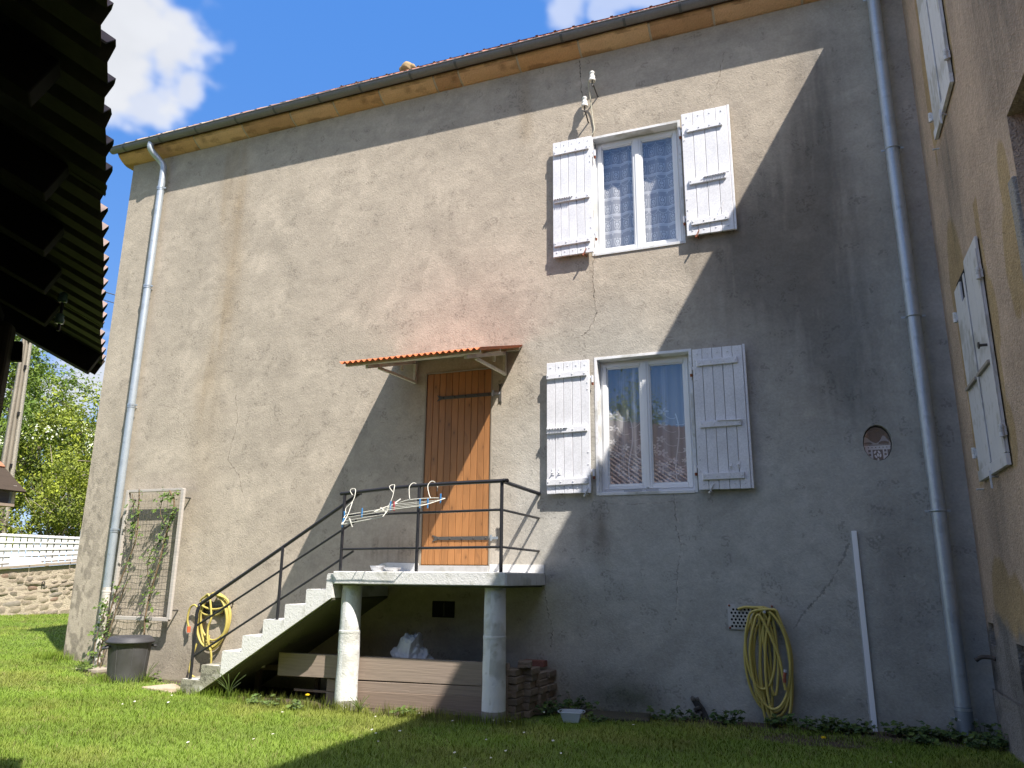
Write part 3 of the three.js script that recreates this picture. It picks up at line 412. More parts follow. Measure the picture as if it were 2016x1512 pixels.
shutter(-2.468, -2.012, 1.995, 3.345, true, 'left shutter of the lower window, partly sunlit', swA, { planks: 5, battens: [3.20, 2.63, 2.11], battenInset: [0.004, 0.025], tilt: 0.02, catches: [[-2.06]], catchMat: M.whitePaint, knobs: [[-2.40, 2.21], [-2.33, 2.21]], bar: mergeGeometries([flat(bx(0.22, 0.012, 0.014, -2.35, 2.65, 0.10, 0.003)), ...[0, 1, 2, 3, 4, 5].map((i) => flat(bx(0.007, 0.02, 0.03, -2.44 + i * 0.03, 2.645, 0.10, 0)))]) });
shutter(-0.982, -0.515, 1.99, 3.345, false, 'right shutter of the lower window, wholly in shade', swA, { planks: 5, battens: [3.20, 2.60, 2.11], battenInset: [0.04, 0.05], tilt: 0.012, extra: true, catches: [[-0.87]], catchMat: M.whitePaint, knobs: [[-0.68, 2.20], [-0.61, 2.21]], bar: flat(bx(0.24, 0.010, 0.012, -0.66, 2.625, 0.10, 0.003, [0, 0, -0.03])) });
// door
{
  const d = new THREE.Group(); d.name = 'door'; d.userData.label = 'varnished wooden plank door above the landing'; house.add(d);
  const n = 10, w = (DOOR.x1 - DOOR.x0 - 0.03) / n, R = rng(11);
  T.pine = tile(512, 0.8, (u, v) => { const w2 = fbm(u * 5, v * 2, 3, 5), g = vnoise(u * 70 + w2 * 14, v * 2.5), g2 = fbm(u * 26 + w2 * 9, v * 3, 3); let k = 0.82 + 0.26 * (g2 - 0.5) - 0.16 * smooth(0.6, 0.95, g); for (const [kx, ky] of [[0.13, 0.2], [0.47, 0.71], [0.81, 0.44], [0.31, 0.9], [0.66, 0.08]]) { const q = Math.hypot((u - kx) * 1.0, (v - ky) * 0.55); k *= 1 - 0.5 * Math.exp(-((q / 0.011) ** 2)) - 0.12 * Math.exp(-((q / 0.03) ** 2)); } return [k, k * 0.97, k * 0.92]; });
  const mats = [0.92, 1.06, 1.0, 0.86].map((q) => S([0.46 * q, 0.215 * q, 0.08 * q], { roughness: 0.5, map: T.pine, bumpMap: T.wood, bumpScale: 0.0012 }));
  for (let i = 0; i < n; i++) obj('plank', tri(bx(w - 0.0025, DOOR.y1 - DOOR.y0 - 0.02, 0.03, DOOR.x0 + 0.015 + w * (i + 0.5), (DOOR.y0 + DOOR.y1) / 2 - 0.004, -0.024 + R() * 0.0016, 0.005), i * 0.313, R()), mats[Math.floor(R() * 4)], d);
  obj('door_backing', b2(DOOR.x0, DOOR.x1, DOOR.y0, DOOR.y1, -0.10, -0.05, 0), M.dark, d);
  obj('door_frame', [b2(DOOR.x0 - 0.004, DOOR.x0 + 0.012, DOOR.y0, DOOR.y1, -0.09, 0.004, 0.002), b2(DOOR.x1 - 0.012, DOOR.x1 + 0.004, DOOR.y0, DOOR.y1, -0.09, 0.004, 0.002), b2(DOOR.x0 + 0.012, DOOR.x1 - 0.012, DOOR.y1 - 0.012, DOOR.y1 + 0.004, -0.09, 0.004, 0.002)], S([0.36, 0.32, 0.26], { map: T.mottle }), d);
  for (const [hy, lit] of [[3.085, 0], [1.575, 1]]) {
    const s = new THREE.Shape(); s.moveTo(-3.105, hy - 0.018); s.lineTo(-3.70, hy - 0.016); s.lineTo(-3.765, hy - 0.034); s.lineTo(-3.735, hy); s.lineTo(-3.765, hy + 0.034); s.lineTo(-3.70, hy + 0.016); s.lineTo(-3.105, hy + 0.018); s.closePath();
    const h = obj('strap_hinge', plate(s, 0.008, 0.001, 0.0015), M.strap, d); const bolts = []; for (let i = 0; i < 5; i++) bolts.push(new THREE.SphereGeometry(0.009, 8, 5).translate(-3.69 + i * 0.135, hy, 0.003)); obj('bolt', bolts, M.strap, h);
    obj('hinge_pin', [b2(-3.105, -3.01, hy - 0.014, hy + 0.012, 0.004, 0.016, 0.002), rod([-3.085, hy - 0.03, 0.02], [-3.085, hy + 0.03, 0.02], 0.012, 8)], M.zincClip, d);
    const q = new THREE.Shape(); q.moveTo(-3.022, hy - 0.075); q.lineTo(-3.03, hy - 0.105); q.lineTo(-3.01, hy - 0.092); q.lineTo(-2.99, hy - 0.105); q.lineTo(-2.998, hy - 0.075); q.lineTo(-2.998, hy + 0.075); q.lineTo(-2.99, hy + 0.105); q.lineTo(-3.01, hy + 0.092); q.lineTo(-3.03, hy + 0.105); q.lineTo(-3.022, hy + 0.075); q.closePath();
    obj('hinge_plate', plate(q, 0.008, 0.012, 0.0015), M.strap, d);
  }
  obj('threshold', tri(b2(DOOR.x0, DOOR.x1, 1.232, 1.298, -0.08, 0.035, 0.005)), S([0.42, 0.42, 0.42], { map: T.grime }), d);
}
// painted skirting band on the wall above the landing
{
  const s = new THREE.Shape(); s.moveTo(-4.44, 1.232); s.quadraticCurveTo(-4.42, 1.315, -4.28, 1.325); s.lineTo(-3.91, 1.32); s.lineTo(-3.91, 1.232); s.closePath();
  obj('painted_skirting', [tri(plate(s, 0.016, 0.014, 0.002)), tri(b2(-3.10, -2.516, 1.232, 1.312, -0.002, 0.014, 0.002))], M.whitewash, house);
}
// oval window with lace
{
  const w = new THREE.Group(); w.name = 'oval_window'; w.userData.label = 'small oval window with lace curtain near the downpipe'; house.add(w);
  const e = (r) => { const s = new THREE.Shape(); s.absellipse(0.56, 2.362, 0.118 * r, 0.16 * r, 0, 2 * Math.PI); return s; };
  const fr = e(1.0), h = new THREE.Path(); h.absellipse(0.56, 2.362, 0.108, 0.15, 0, 2 * Math.PI, true); fr.holes.push(h); obj('frame', plate(fr, 0.02, -0.055), M.strap, w);  // rim made dark to stand for the shading of the recess
  obj('pane', new THREE.ShapeGeometry(e(0.96), 24).translate(0, 0, -0.062), M.glass, w);
  const cv = document.createElement('canvas'); cv.width = 256; cv.height = 340; const c = cv.getContext('2d'); c.fillStyle = '#111'; c.fillRect(0, 0, 256, 340);
  c.fillStyle = '#8a8a8a'; c.beginPath(); c.moveTo(0, 176); c.lineTo(0, 120); c.bezierCurveTo(50, 60, 60, 150, 120, 160); c.bezierCurveTo(170, 150, 170, 90, 190, 90); c.bezierCurveTo(215, 95, 220, 150, 256, 160); c.lineTo(256, 176); c.closePath(); c.fill(); c.fillStyle = '#191919'; c.beginPath(); c.ellipse(50, 170, 42, 22, 0, Math.PI, 0); c.ellipse(190, 170, 48, 30, 0, Math.PI, 0); c.fill();
  c.fillStyle = '#d8d8d8'; c.fillRect(0, 182, 256, 160); c.fillStyle = '#1c1c1c'; for (let i = 0; i < 8; i++) c.fillRect(14 + i * 32, 196, 9, 9); c.fillStyle = '#222'; c.fillRect(84, 222, 88, 120); c.fillRect(212, 222, 40, 60); c.fillRect(46, 222, 22, 22); c.fillRect(46, 258, 22, 22); c.fillRect(184, 222, 20, 20); c.fillRect(184, 256, 20, 20);
  c.fillStyle = '#f0f0f0'; for (const [x, y, a] of [[104, 245, 0.6], [140, 245, -0.6], [108, 285, -0.5], [128, 272, 0], [148, 278, 0.2], [126, 318, 0], [232, 262, 0.4]]) { c.beginPath(); c.ellipse(x, y, 9, 17, a, 0, 7); c.fill(); }
  const t = new THREE.CanvasTexture(cv); const g = new THREE.ShapeGeometry(e(1.0), 24).translate(0, 0, -0.085), p = g.attributes.position, u = g.attributes.uv; for (let i = 0; i < p.count; i++) u.setXY(i, (p.getX(i) - 0.442) / 0.236, (p.getY(i) - 2.202) / 0.32);
  obj('curtain', g, S([0.88, 0.89, 0.92], { alphaMap: t, transparent: true, side: THREE.DoubleSide, roughness: 1 }), w);
}
// cellar vent plates
function ventPlate(x0, x1, y0, y1, cols, rows, mat, label) {
  const v = new THREE.Group(); v.name = 'vent_grille'; v.userData.label = label; house.add(v);
  const s = rectShape(x0, x1, y0, y1), pw = (x1 - x0 - 0.03) / cols, ph = (y1 - y0 - 0.045) / rows, rr = Math.min(pw, ph) * 0.40;
  for (let j = 0; j < rows; j++) for (let i = 0; i < cols - (j % 2); i++) { const h = new THREE.Path(), cx = x0 + 0.015 + pw * (i + 0.5 + (j % 2) * 0.5), cy = y0 + 0.012 + ph * (j + 0.5); for (let k = 0; k < 6; k++) { const a = Math.PI / 6 - k * Math.PI / 3, q = [cx + Math.cos(a) * rr, cy + Math.sin(a) * rr]; k ? h.lineTo(...q) : h.moveTo(...q); } h.closePath(); s.holes.push(h); }
  obj('plate', tri(plate(s, 0.006, 0.016)), mat, v); obj('backing', b2(x0 + 0.004, x1 - 0.004, y0 + 0.004, y1 - 0.004, 0.002, 0.006, 0), M.dark, v);  // wall is uncut: the black sheet stands for shade behind the holes
  obj('bolt', [[x0 + 0.014, y1 - 0.014], [x1 - 0.014, y1 - 0.014], [x0 + 0.012, y0 + 0.012], [x1 - 0.014, y0 + 0.02]].map(([x, y]) => new THREE.SphereGeometry(0.010, 8, 5).translate(x, y, 0.017)), M.rust, v);
}
ventPlate(-0.79, -0.40, 0.765, 0.98, 11, 6, S([0.56, 0.56, 0.55], { map: T.grime, roughness: 0.6 }), 'white perforated vent plate behind the right hose');
ventPlate(-6.74, -6.40, 0.735, 0.875, 11, 5, S([0.17, 0.165, 0.16], { map: T.zinc, roughness: 0.5, metalness: 0.3 }), 'dark perforated vent plate behind the left hose');
{ const v = new THREE.Group(); v.name = 'cellar_opening'; v.userData.label = 'small dark cellar opening under the landing'; house.add(v); obj('panel', b2(-3.73, -3.48, 0.785, 0.945, 0.002, 0.008, 0), M.dark, v); obj('bar', b2(-3.60, -3.588, 0.80, 0.93, 0.008, 0.016, 0.002), M.strap, v); }  // flat black panel on the wall stands for the shade inside an opening
// broken hole and bits at the foot of the wall
{ const g = new THREE.IcosahedronGeometry(0.07, 2); wobble(g, 0.09, 16, 4); g.scale(0.9, 1.5, 0.4).translate(-1.1, 0.07, 0.0); obj('broken_render', g, S([0.10, 0.095, 0.09], { map: T.mottle }), house); const q = []; const R = rng(14); for (let i = 0; i < 7; i++) { const s = new THREE.IcosahedronGeometry(0.012 + R() * 0.014, 1); wobble(s, 0.014, 60, i); q.push(s.translate(-1.13 + R() * 0.1, 0.02 + R() * 0.16, 0.03)); } obj('stone_chip', q, M.stoneGrey, house); }

// ---------------------------------------------------------------- neighbouring house on the right
const neigh = thing('neighbour_house', 'pinkish rough-rendered house wall with ochre patches at the right edge', 'house');
{
  const W = 1024, H = 1280, Z0 = -0.5, Z1 = 5.5, Y0 = -0.3, Y1 = 7.2, cv = document.createElement('canvas'); cv.width = W; cv.height = H; const ctx = cv.getContext('2d'), im = ctx.createImageData(W, H), D = im.data;
  const e = (z, y, cz, cy, rz, ry, n) => smooth(1.12, 0.88, Math.hypot((z - cz) / rz, (y - cy) / ry) + (n - 0.5) * 0.5), rc = (z, y, a, b, c, d, n) => { const m = (n - 0.5) * 0.04; return z > a + m && z < b + m && y > c + m && y < d + m ? 1 : 0; };
  for (let j = 0; j < H; j++) for (let i = 0; i < W; i++) {
    const z = Z1 - (Z1 - Z0) * (i + 0.5) / W, y = Y1 - (Y1 - Y0) * (j + 0.5) / H;
    const a = fbm(z * 1.2 + 70, y * 1.2, 4), b = fbm(z * 4 + 7, y * 4, 4), f = vnoise(z * 75, y * 75), f2 = vnoise(z * 38, y * 38 + 4), s = vnoise(z * 14, y * 1.6), s2 = vnoise(z * 40, y * 4);
    let r = 0.49, g = 0.375, bl = 0.285, k = 1 + (a - 0.5) * 0.3 + (b - 0.5) * 0.35 + (f - 0.5) * 0.22 + (f2 - 0.5) * 0.16;
    let och = Math.max(rc(z, y, 1.60, 1.72, 1.9, 3.75, b), rc(z, y, 0.5, 0.64, 1.9, 3.3, b), rc(z, y, 1.60, 1.70, 4.75, 6.6, b), rc(z, y, 0.6, 0.74, 4.75, 6.6, b), e(z, y, 0.75, 3.55, 0.30, 0.45, b), e(z, y, 1.72, 2.9, 0.13, 0.28, b), e(z, y, 2.35, 3.05, 0.16, 0.34, b), e(z, y, 0.6, 5.2, 0.08, 0.6, b), e(z, y, 2.45, 3.5, 0.14, 0.26, b), e(z, y, 0.75, 1.05, 0.3, 0.30, b), e(z, y, 1.15, 1.0, 0.35, 0.22, b), rc(z, y, 2.40, 2.52, 2.2, 3.4, b), e(z, y, 1.68, 2.1, 0.14, 0.2, b));
    r = lerp(r, 0.40, och * 0.9); g = lerp(g, 0.29, och * 0.9); bl = lerp(bl, 0.15, och * 0.9);
    const st = (smooth(1.4, 2.1, z) * smooth(4.2, 5.6, y) * (0.4 + 0.8 * s) + Math.exp(-(((z - 1.0) / 0.4) ** 2)) * smooth(4.8, 4.6, y) * smooth(3.2, 4.2, y) * (0.3 + s) + Math.exp(-(((z - 1.0) / 0.45) ** 2)) * smooth(1.95, 1.85, y) * smooth(1.0, 1.6, y) * (0.4 + 0.7 * s) + smooth(2.0, 2.7, z) * smooth(3.3, 4.4, y) * 0.7 * (0.5 + s2)) * 0.45;
    r *= 1 - clamp(st, 0, 0.8); g *= 1 - clamp(st * 0.92, 0, 0.8); bl *= 1 - clamp(st * 0.85, 0, 0.8);
    const low = smooth(0.95, 0.78, y + (b - 0.5) * 0.4); r = lerp(r, 0.27, low); g = lerp(g, 0.255, low); bl = lerp(bl, 0.24, low); k *= 1 - low * (0.35 * smooth(0.55, 0.7, b) + 0.25 * smooth(0.55, 0.7, vnoise(z * 6, y * 4)));
    const o = (j * W + i) * 4; D[o] = 255 * lin(clamp(r * k)); D[o + 1] = 255 * lin(clamp(g * k)); D[o + 2] = 255 * lin(clamp(bl * k)); D[o + 3] = 255;
  }
  ctx.putImageData(im, 0, 0);
  const t = new THREE.CanvasTexture(cv); t.colorSpace = THREE.SRGBColorSpace; t.wrapS = t.wrapT = THREE.MirroredRepeatWrapping; t.repeat.set(-1 / (Z1 - Z0), 1 / (Y1 - Y0)); t.offset.set(Z1 / (Z1 - Z0), -Y0 / (Y1 - Y0)); t.anisotropy = 8;
  M.rough = S([1, 1, 1], { roughness: 1, map: t, bumpMap: T.plasterBump, bumpScale: 0.011 });
  // wall facing the yard, in a shape of (z, y) with the recessed opening, a cellar window and a small hollow
  const s = rectShape(-12, -0.0, 0, 0); const sh = new THREE.Shape([[-12, -0.3], [3, -0.3], [3, 7.25], [-12, 7.25]].map(([a, b]) => new THREE.Vector2(a, b)));
  const hole = (z0, z1, y0, y1) => { const h = new THREE.Path(); h.moveTo(-z1, y0); h.lineTo(-z1, y1); h.lineTo(-z0, y1); h.lineTo(-z0, y0); h.closePath(); sh.holes.push(h); };
  hole(2.70, 3.75, 1.6, 3.77); hole(0.98, 1.6, 0.45, 0.79); hole(0.08, 0.29, 0.715, 0.885);
  const g = new THREE.ExtrudeGeometry(sh, { depth: 0.4, bevelEnabled: false }); g.rotateY(Math.PI / 2); g.translate(1.2, 0, 0); obj('wall', tri(g), M.rough, neigh);
  obj('far_walls', [b2(1.62, 8, -0.3, 7.25, 11.6, 12, 0), b2(1.62, 8, -0.3, 7.25, -3, -2.6, 0), b2(7.6, 8, -0.3, 7.25, -2.6, 11.6, 0)], M.wallPlain, neigh);
  const R1 = obj('roof', [prism([[-3.4, 7.26], [12.4, 7.26], [12.4, 7.30], [-3.4, 7.30]], 1.0, 8.4)], M.greyWood, neigh);
  const up = new THREE.Shape([[1.0, 7.302], [8.4, 7.302], [4.7, 9.6]].map(([a, b]) => new THREE.Vector2(a, b))); obj('roof_slope', new THREE.ExtrudeGeometry(up, { depth: 15.8, bevelEnabled: false }).translate(0, 0, -3.4), S([0.30, 0.14, 0.10], { map: T.mottle }), neigh);
  // plinth of rough stone
  const pl = new THREE.PlaneGeometry(5.6, 0.62, 120, 20).rotateY(-Math.PI / 2); { const p = pl.attributes.position; for (let i = 0; i < p.count; i++) { const z = p.getZ(i), y = p.getY(i); p.setX(i, -0.012 - 0.05 * (fbm(z * 4 + 2, y * 5 + 9, 3) - 0.3) - 0.03 * smooth(0.1, -0.3, y)); } pl.computeVertexNormals(); pl.translate(1.2, 0.08, 2.66); }
  obj('plinth', tri(pl), M.rough, neigh);
  const dk = (a, b, c, d) => b2(1.44, 1.46, c, d, a, b, 0);
  obj('hollow_back', [dk(0.08, 0.29, 0.715, 0.885), dk(0.98, 1.6, 0.45, 0.79)], M.dark, neigh);
  { const wn = new THREE.Group(); wn.name = 'cellar_window'; neigh.add(wn); for (let i = 0; i < 5; i++) obj('slat', bx(0.02, 0.05, 0.62, 1.28, 0.49 + i * 0.065, 1.29, 0.003, [0, 0, 0.4]), S([0.16, 0.19, 0.22], { roughness: 0.6 }), wn); }
  { const dr = new THREE.Group(); dr.name = 'recessed_shutter'; dr.userData.label = 'pale closed panel inside the dark recess at the right edge'; neigh.add(dr); for (let i = 0; i < 6; i++) obj('plank', tri(b2(1.43, 1.455, 1.62, 3.40, 2.71 + i * 0.172, 2.71 + i * 0.172 + 0.168, 0.004)), S([0.42, 0.45, 0.50], { map: T.grime }), dr); obj('lintel_shade', tri(b2(1.36, 1.455, 3.402, 3.766, 2.704, 3.746, 0.004)), M.darkTimber, dr); }  // dark top board stands for the lintel soffit and the shade below it
  obj('stone_jamb', [tri(wobble(b2(1.175, 1.3, 2.5, 3.40, 2.605, 2.698, 0.01), 0.01, 8, 2))], S([0.38, 0.36, 0.33], { map: T.mottle, bumpMap: T.plasterBump, bumpScale: 0.01 }), neigh);
  // closed plank shutters in the two windows
  const pair = (z0, z1, y0, y1, low, label) => {
    const g2 = new THREE.Group(); g2.name = 'shutter'; g2.userData.label = label; neigh.add(g2);
    const m = S(low ? [0.66, 0.67, 0.70] : [0.72, 0.74, 0.79], { roughness: 0.6, map: T.grime, bumpMap: T.wood, bumpScale: 0.001 });
    const zm = (z0 + z1) / 2, leaf = [[z0, zm - 0.004], [zm + 0.004, z1]];
    leaf.forEach(([a, b], li) => { const n = low ? 2 : 3, w = (b - a) / n; for (let i = 0; i < n; i++) { const brk = low && li === 0 && i === 1; obj('plank', tri(b2(1.174, 1.192, y0 + 0.08, brk ? y1 - 0.24 : y1 - (low && !li ? 0.07 : 0), a + w * i + 0.001, a + w * (i + 1) - 0.001, 0.004), i), m, g2); }
      obj('rail', [tri(b2(1.164, 1.192, y0, y0 + 0.078, a, b, 0.003))], m, g2);
      obj('stile', [tri(b2(1.166, 1.1735, y0 + 0.082, y1 - 0.09, b - 0.05, b, 0.002))], m, g2);
      if (low) obj('batten', tri(b2(1.152, 1.1735, (y0 + y1) / 2 - 0.1, (y0 + y1) / 2 - 0.075, a + 0.02, b - 0.055, 0.004)), M.greyWood, g2);
      for (const hy of [y0 + 0.22, y1 - 0.28]) obj('hinge', [rod([1.16, hy - 0.04, li ? b + 0.015 : a - 0.015], [1.16, hy + 0.04, li ? b + 0.015 : a - 0.015], 0.016, 8), b2(1.16, 1.19, hy - 0.03, hy + 0.03, li ? b : a - 0.02, li ? b + 0.02 : a, 0.002)], m, g2); });
    obj('shutter_backing', b2(1.193, 1.199, y0 + 0.06, y1 - 0.02, z0 + 0.02, z1 - 0.02, 0), M.dark, g2);
    obj('catch', [rod([1.2, y0 - 0.02, zm], [1.15, y0 - 0.02, zm + 0.02], 0.007, 6), beam([1.15, y0 - 0.10, zm + 0.02], [1.15, y0 + 0.02, zm + 0.02], 0.012, 0.012), rod([1.2, y0 - 0.05, z0 - 0.06], [1.15, y0 - 0.05, z0 - 0.06], 0.007, 6)], m, g2);
  };
  pair(0.70, 1.64, 1.918, 3.50, true, 'weathered closed shutters of the right-hand house, broken at the top'); pair(0.83, 1.645, 4.71, 6.5, false, 'white closed shutters high on the right-hand house');
  obj('iron_peg', [rod([1.2, 2.735, 1.585], [1.12, 2.735, 1.585], 0.010, 8), rod([1.12, 2.735, 1.585], [1.112, 2.735, 1.585], 0.024, 8)], M.strap, neigh);
  obj('iron_hook', tube([[1.2, 0.62, 0.2], [1.16, 0.63, 0.17], [1.11, 0.625, 0.15], [1.07, 0.60, 0.15]], 0.016, 12, 8), S([0.06, 0.05, 0.045], { roughness: 0.8 }), neigh);
}

// ---------------------------------------------------------------- outside staircase with landing, columns and railing
{
  const t = thing('exterior_staircase', 'whitewashed concrete staircase and landing on two round columns with black railing', 'staircase');
  const X = [-4.262, -4.328, -4.548, -4.778, -5.015, -5.246, -5.474, -5.712, -5.945], Y = [1.208, 1.063, 0.920, 0.775, 0.620, 0.470, 0.330, 0.188];
  const so = (x) => clamp(1.054 + (x + 4.158) * 0.626, -0.05, 1.1);
  for (let i = 0; i < 8; i++) {
    const xa = X[i + 1], xb = X[i], s = new THREE.Shape(); s.moveTo(xa, Math.min(so(xa), Y[i] - 0.02)); s.lineTo(xb, Math.min(so(xb), Y[i] - 0.02)); s.lineTo(xb, Y[i] - 0.004); s.lineTo(xa + 0.006, Y[i]); s.lineTo(xa, Y[i] - 0.006); s.closePath();
    const g = new THREE.ExtrudeGeometry(s, { depth: 1.026, bevelEnabled: false }).translate(0, 0, 0.004); obj('step', tri(g, i * 0.23, i * 0.11), i > 5 ? M.whitewashOld : M.whitewash, t);
  }
  // sloping soffit board, rough and dark olive
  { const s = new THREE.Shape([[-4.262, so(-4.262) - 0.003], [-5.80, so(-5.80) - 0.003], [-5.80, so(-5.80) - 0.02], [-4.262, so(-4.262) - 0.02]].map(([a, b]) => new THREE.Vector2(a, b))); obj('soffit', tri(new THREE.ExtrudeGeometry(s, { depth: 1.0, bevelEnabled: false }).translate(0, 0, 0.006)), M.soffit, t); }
  obj('landing', tri(wobble(bx(1.746, 0.116, 1.026, -3.389, 1.172, 0.517, 0.008), 0.006, 5, 1), 0.4, 0.2), M.whitewash, t);
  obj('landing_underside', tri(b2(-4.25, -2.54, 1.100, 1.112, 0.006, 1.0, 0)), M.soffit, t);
  for (let i = 0; i < 4; i++) obj('edge_tile', tri(bx(0.008, 0.106, 0.248, -2.512, 1.171, 0.13 + i * 0.256, 0.002), i), S([0.66, 0.67, 0.68], { map: T.grime, roughness: 0.5 }), t);
  for (const [cx, sd] of [[-4.150, 1], [-2.678, 2]]) {
    const pr = [[0.104, -0.05], [0.103, 0.1], [0.1005, 0.4], [0.0985, 0.66], [0.1015, 0.675], [0.1015, 0.69], [0.096, 0.70], [0.094, 0.95], [0.093, 1.101]].map(([r, y]) => new THREE.Vector2(r, y)), pts = [];
    for (let i = 0; i + 1 < pr.length; i++) for (let k = 0; k < 4; k++) pts.push(pr[i].clone().lerp(pr[i + 1], k / 4)); pts.push(pr[pr.length - 1]);
    const g = new THREE.LatheGeometry(pts, 40), u = g.attributes.uv, p = g.attributes.position; for (let i = 0; i < p.count; i++) u.setXY(i, u.getX(i) * 0.63 + sd, p.getY(i));
    wobble(g, 0.007, 7, sd); g.translate(cx, 0, 0.862); obj('column', g, M.columnPaint, t);
  }
  { const c2 = []; const R = rng(8); for (let i = 0; i < 2; i++) { const g = new THREE.LatheGeometry([[0.106, -0.04], [0.1065, 0.05 + R() * 0.03], [0.104, 0.09]].map(([r, y]) => new THREE.Vector2(r, y)), 24); c2.push(flat(g.translate(i ? -2.678 : -4.150, 0, 0.862))); } c2.forEach((g, i) => obj('column_foot', tri(g, i), S([0.30, 0.28, 0.25], { map: T.grime, bumpMap: T.plasterBump, bumpScale: 0.006 }), t)); }
  const rail = new THREE.Group(); rail.name = 'railing'; t.add(rail); const zr = 1.0, R = 0.0115;
  const post = (x, y0, y1, r = 0.015) => obj('post', rod([x, y0, zr], [x, y1, zr], r, 10), M.iron, rail);
  post(-4.205, 1.12, 1.965); post(-3.398, 1.22, 2.005, 0.016); post(-2.571, 1.22, 2.015, 0.016); post(-4.881, 0.77, 1.455); post(-5.862, 0.19, 0.80);
  obj('handrail', [tube([[-4.245, 1.957, zr], [-3.4, 2.008, zr], [-2.575, 2.022, zr], [-2.571, 2.022, zr - 0.02], [-2.572, 2.014, 0.5], [-2.574, 2.010, 0.0]], 0.0185, 60, 10), new THREE.SphereGeometry(0.0185, 8, 6).translate(-4.245, 1.957, zr)], M.iron, rail);
  const slope = (1.957 - 0.894) / (-4.06 + 5.847);
  obj('stair_handrail', tube([[-5.862, 0.76, zr], [-5.866, 0.82, zr - 0.002], [-5.845, 0.885, zr - 0.01], [-5.80, 0.925, zr - 0.02], [-5.2, 0.925 + 0.6 * 0.592, zr - 0.03], [-4.05, 0.925 + 1.75 * 0.592, zr - 0.03]], 0.0175, 60, 10), M.iron, rail);
  obj('stair_bar', rod([-5.86, 0.69, zr - 0.012], [-4.075, 1.70, zr - 0.03], R, 8), M.iron, rail); obj('stair_bar', rod([-5.86, 0.395, zr - 0.012], [-4.09, 1.415, zr - 0.03], R, 8), M.iron, rail);
  for (const [ya, yb] of [[1.748, 1.768], [1.432, 1.446]]) obj('bar', [rod([-4.205, ya, zr], [-2.571, yb, zr], R, 8), rod([-2.571, yb, zr], [-2.576, yb - 0.004, 0], R, 8)], M.iron, rail);
  obj('rail_plate', [b2(-4.13, -4.05, 1.945, 1.985, zr - 0.06, zr - 0.045, 0.002)], M.iron, rail);
}

// ---------------------------------------------------------------- awning over the door
{
  const t = thing('door_awning', 'small awning of orange corrugated sheet on white wooden brackets above the door', 'awning');
  const x0 = -4.285, x1 = -2.755, depth = 1.12, drop = 0.345, y0 = 3.585, N = 24, pts = [], W = x1 - x0, seg = N * 10, p = [], uv = [], ix = [];
  for (const th of [0, -0.004]) for (const v of [0, 1]) for (let i = 0; i <= seg; i++) { const u = i / seg, x = x0 + W * u, w = 0.0115 * Math.cos(u * N * 2 * Math.PI); p.push(x, y0 - drop * v + w + th, 0.004 + depth * v); uv.push(x, v); }
  const row = seg + 1; for (let i = 0; i < seg; i++) { let a = i, b = i + 1, c = row + i, d = row + i + 1; ix.push(a, c, b, b, c, d); a += 2 * row; b += 2 * row; c += 2 * row; d += 2 * row; ix.push(a, b, c, b, d, c); ix.push(row + i, 3 * row + i, row + i + 1, row + i + 1, 3 * row + i, 3 * row + i + 1); }
  const g = new THREE.BufferGeometry(); g.setAttribute('position', new THREE.Float32BufferAttribute(p, 3)); g.setAttribute('uv', new THREE.Float32BufferAttribute(uv, 2)); g.setIndex(ix); g.computeVertexNormals();
  obj('corrugated_sheet', g, S([0.62, 0.16, 0.055], { roughness: 0.65, map: T.mottle, side: THREE.DoubleSide }), t);
  const wm = S([0.60, 0.57, 0.48], { roughness: 0.7, map: T.grime, bumpMap: T.wood, bumpScale: 0.001 }), at = (v, dy = 0) => [y0 - drop * v - 0.024 + dy, 0.004 + depth * v];
  for (const v of [0.03, 0.5, 0.93]) { const [y, z] = at(v); obj('batten', beam([x0 + 0.03, y - 0.004, z], [x1 - 0.03, y - 0.004, z], 0.028, 0.036), wm, t); }
  for (const bxx of [-4.035, -2.955]) {
    const br = new THREE.Group(); br.name = 'bracket'; t.add(br); const [ya, za] = at(0.0), [yb, zb] = at(0.9);
    obj('upright', beam([bxx, 3.27, 0.024], [bxx, ya - 0.03, 0.024], 0.032, 0.036), wm, br);
    obj('top_bar', beam([bxx, ya - 0.044, 0.02], [bxx, yb - 0.044, zb], 0.032, 0.036), wm, br);
    obj('brace', beam([bxx + 0.002, 3.285, 0.05], [bxx + 0.002, lerp(ya, yb, 0.78) - 0.066, lerp(za, zb, 0.78)], 0.028, 0.028), wm, br);
    obj('strut', beam([bxx, 3.345, 0.32], [bxx, lerp(ya, yb, 0.29) - 0.06, 0.32], 0.024, 0.024), wm, br);
  }
}

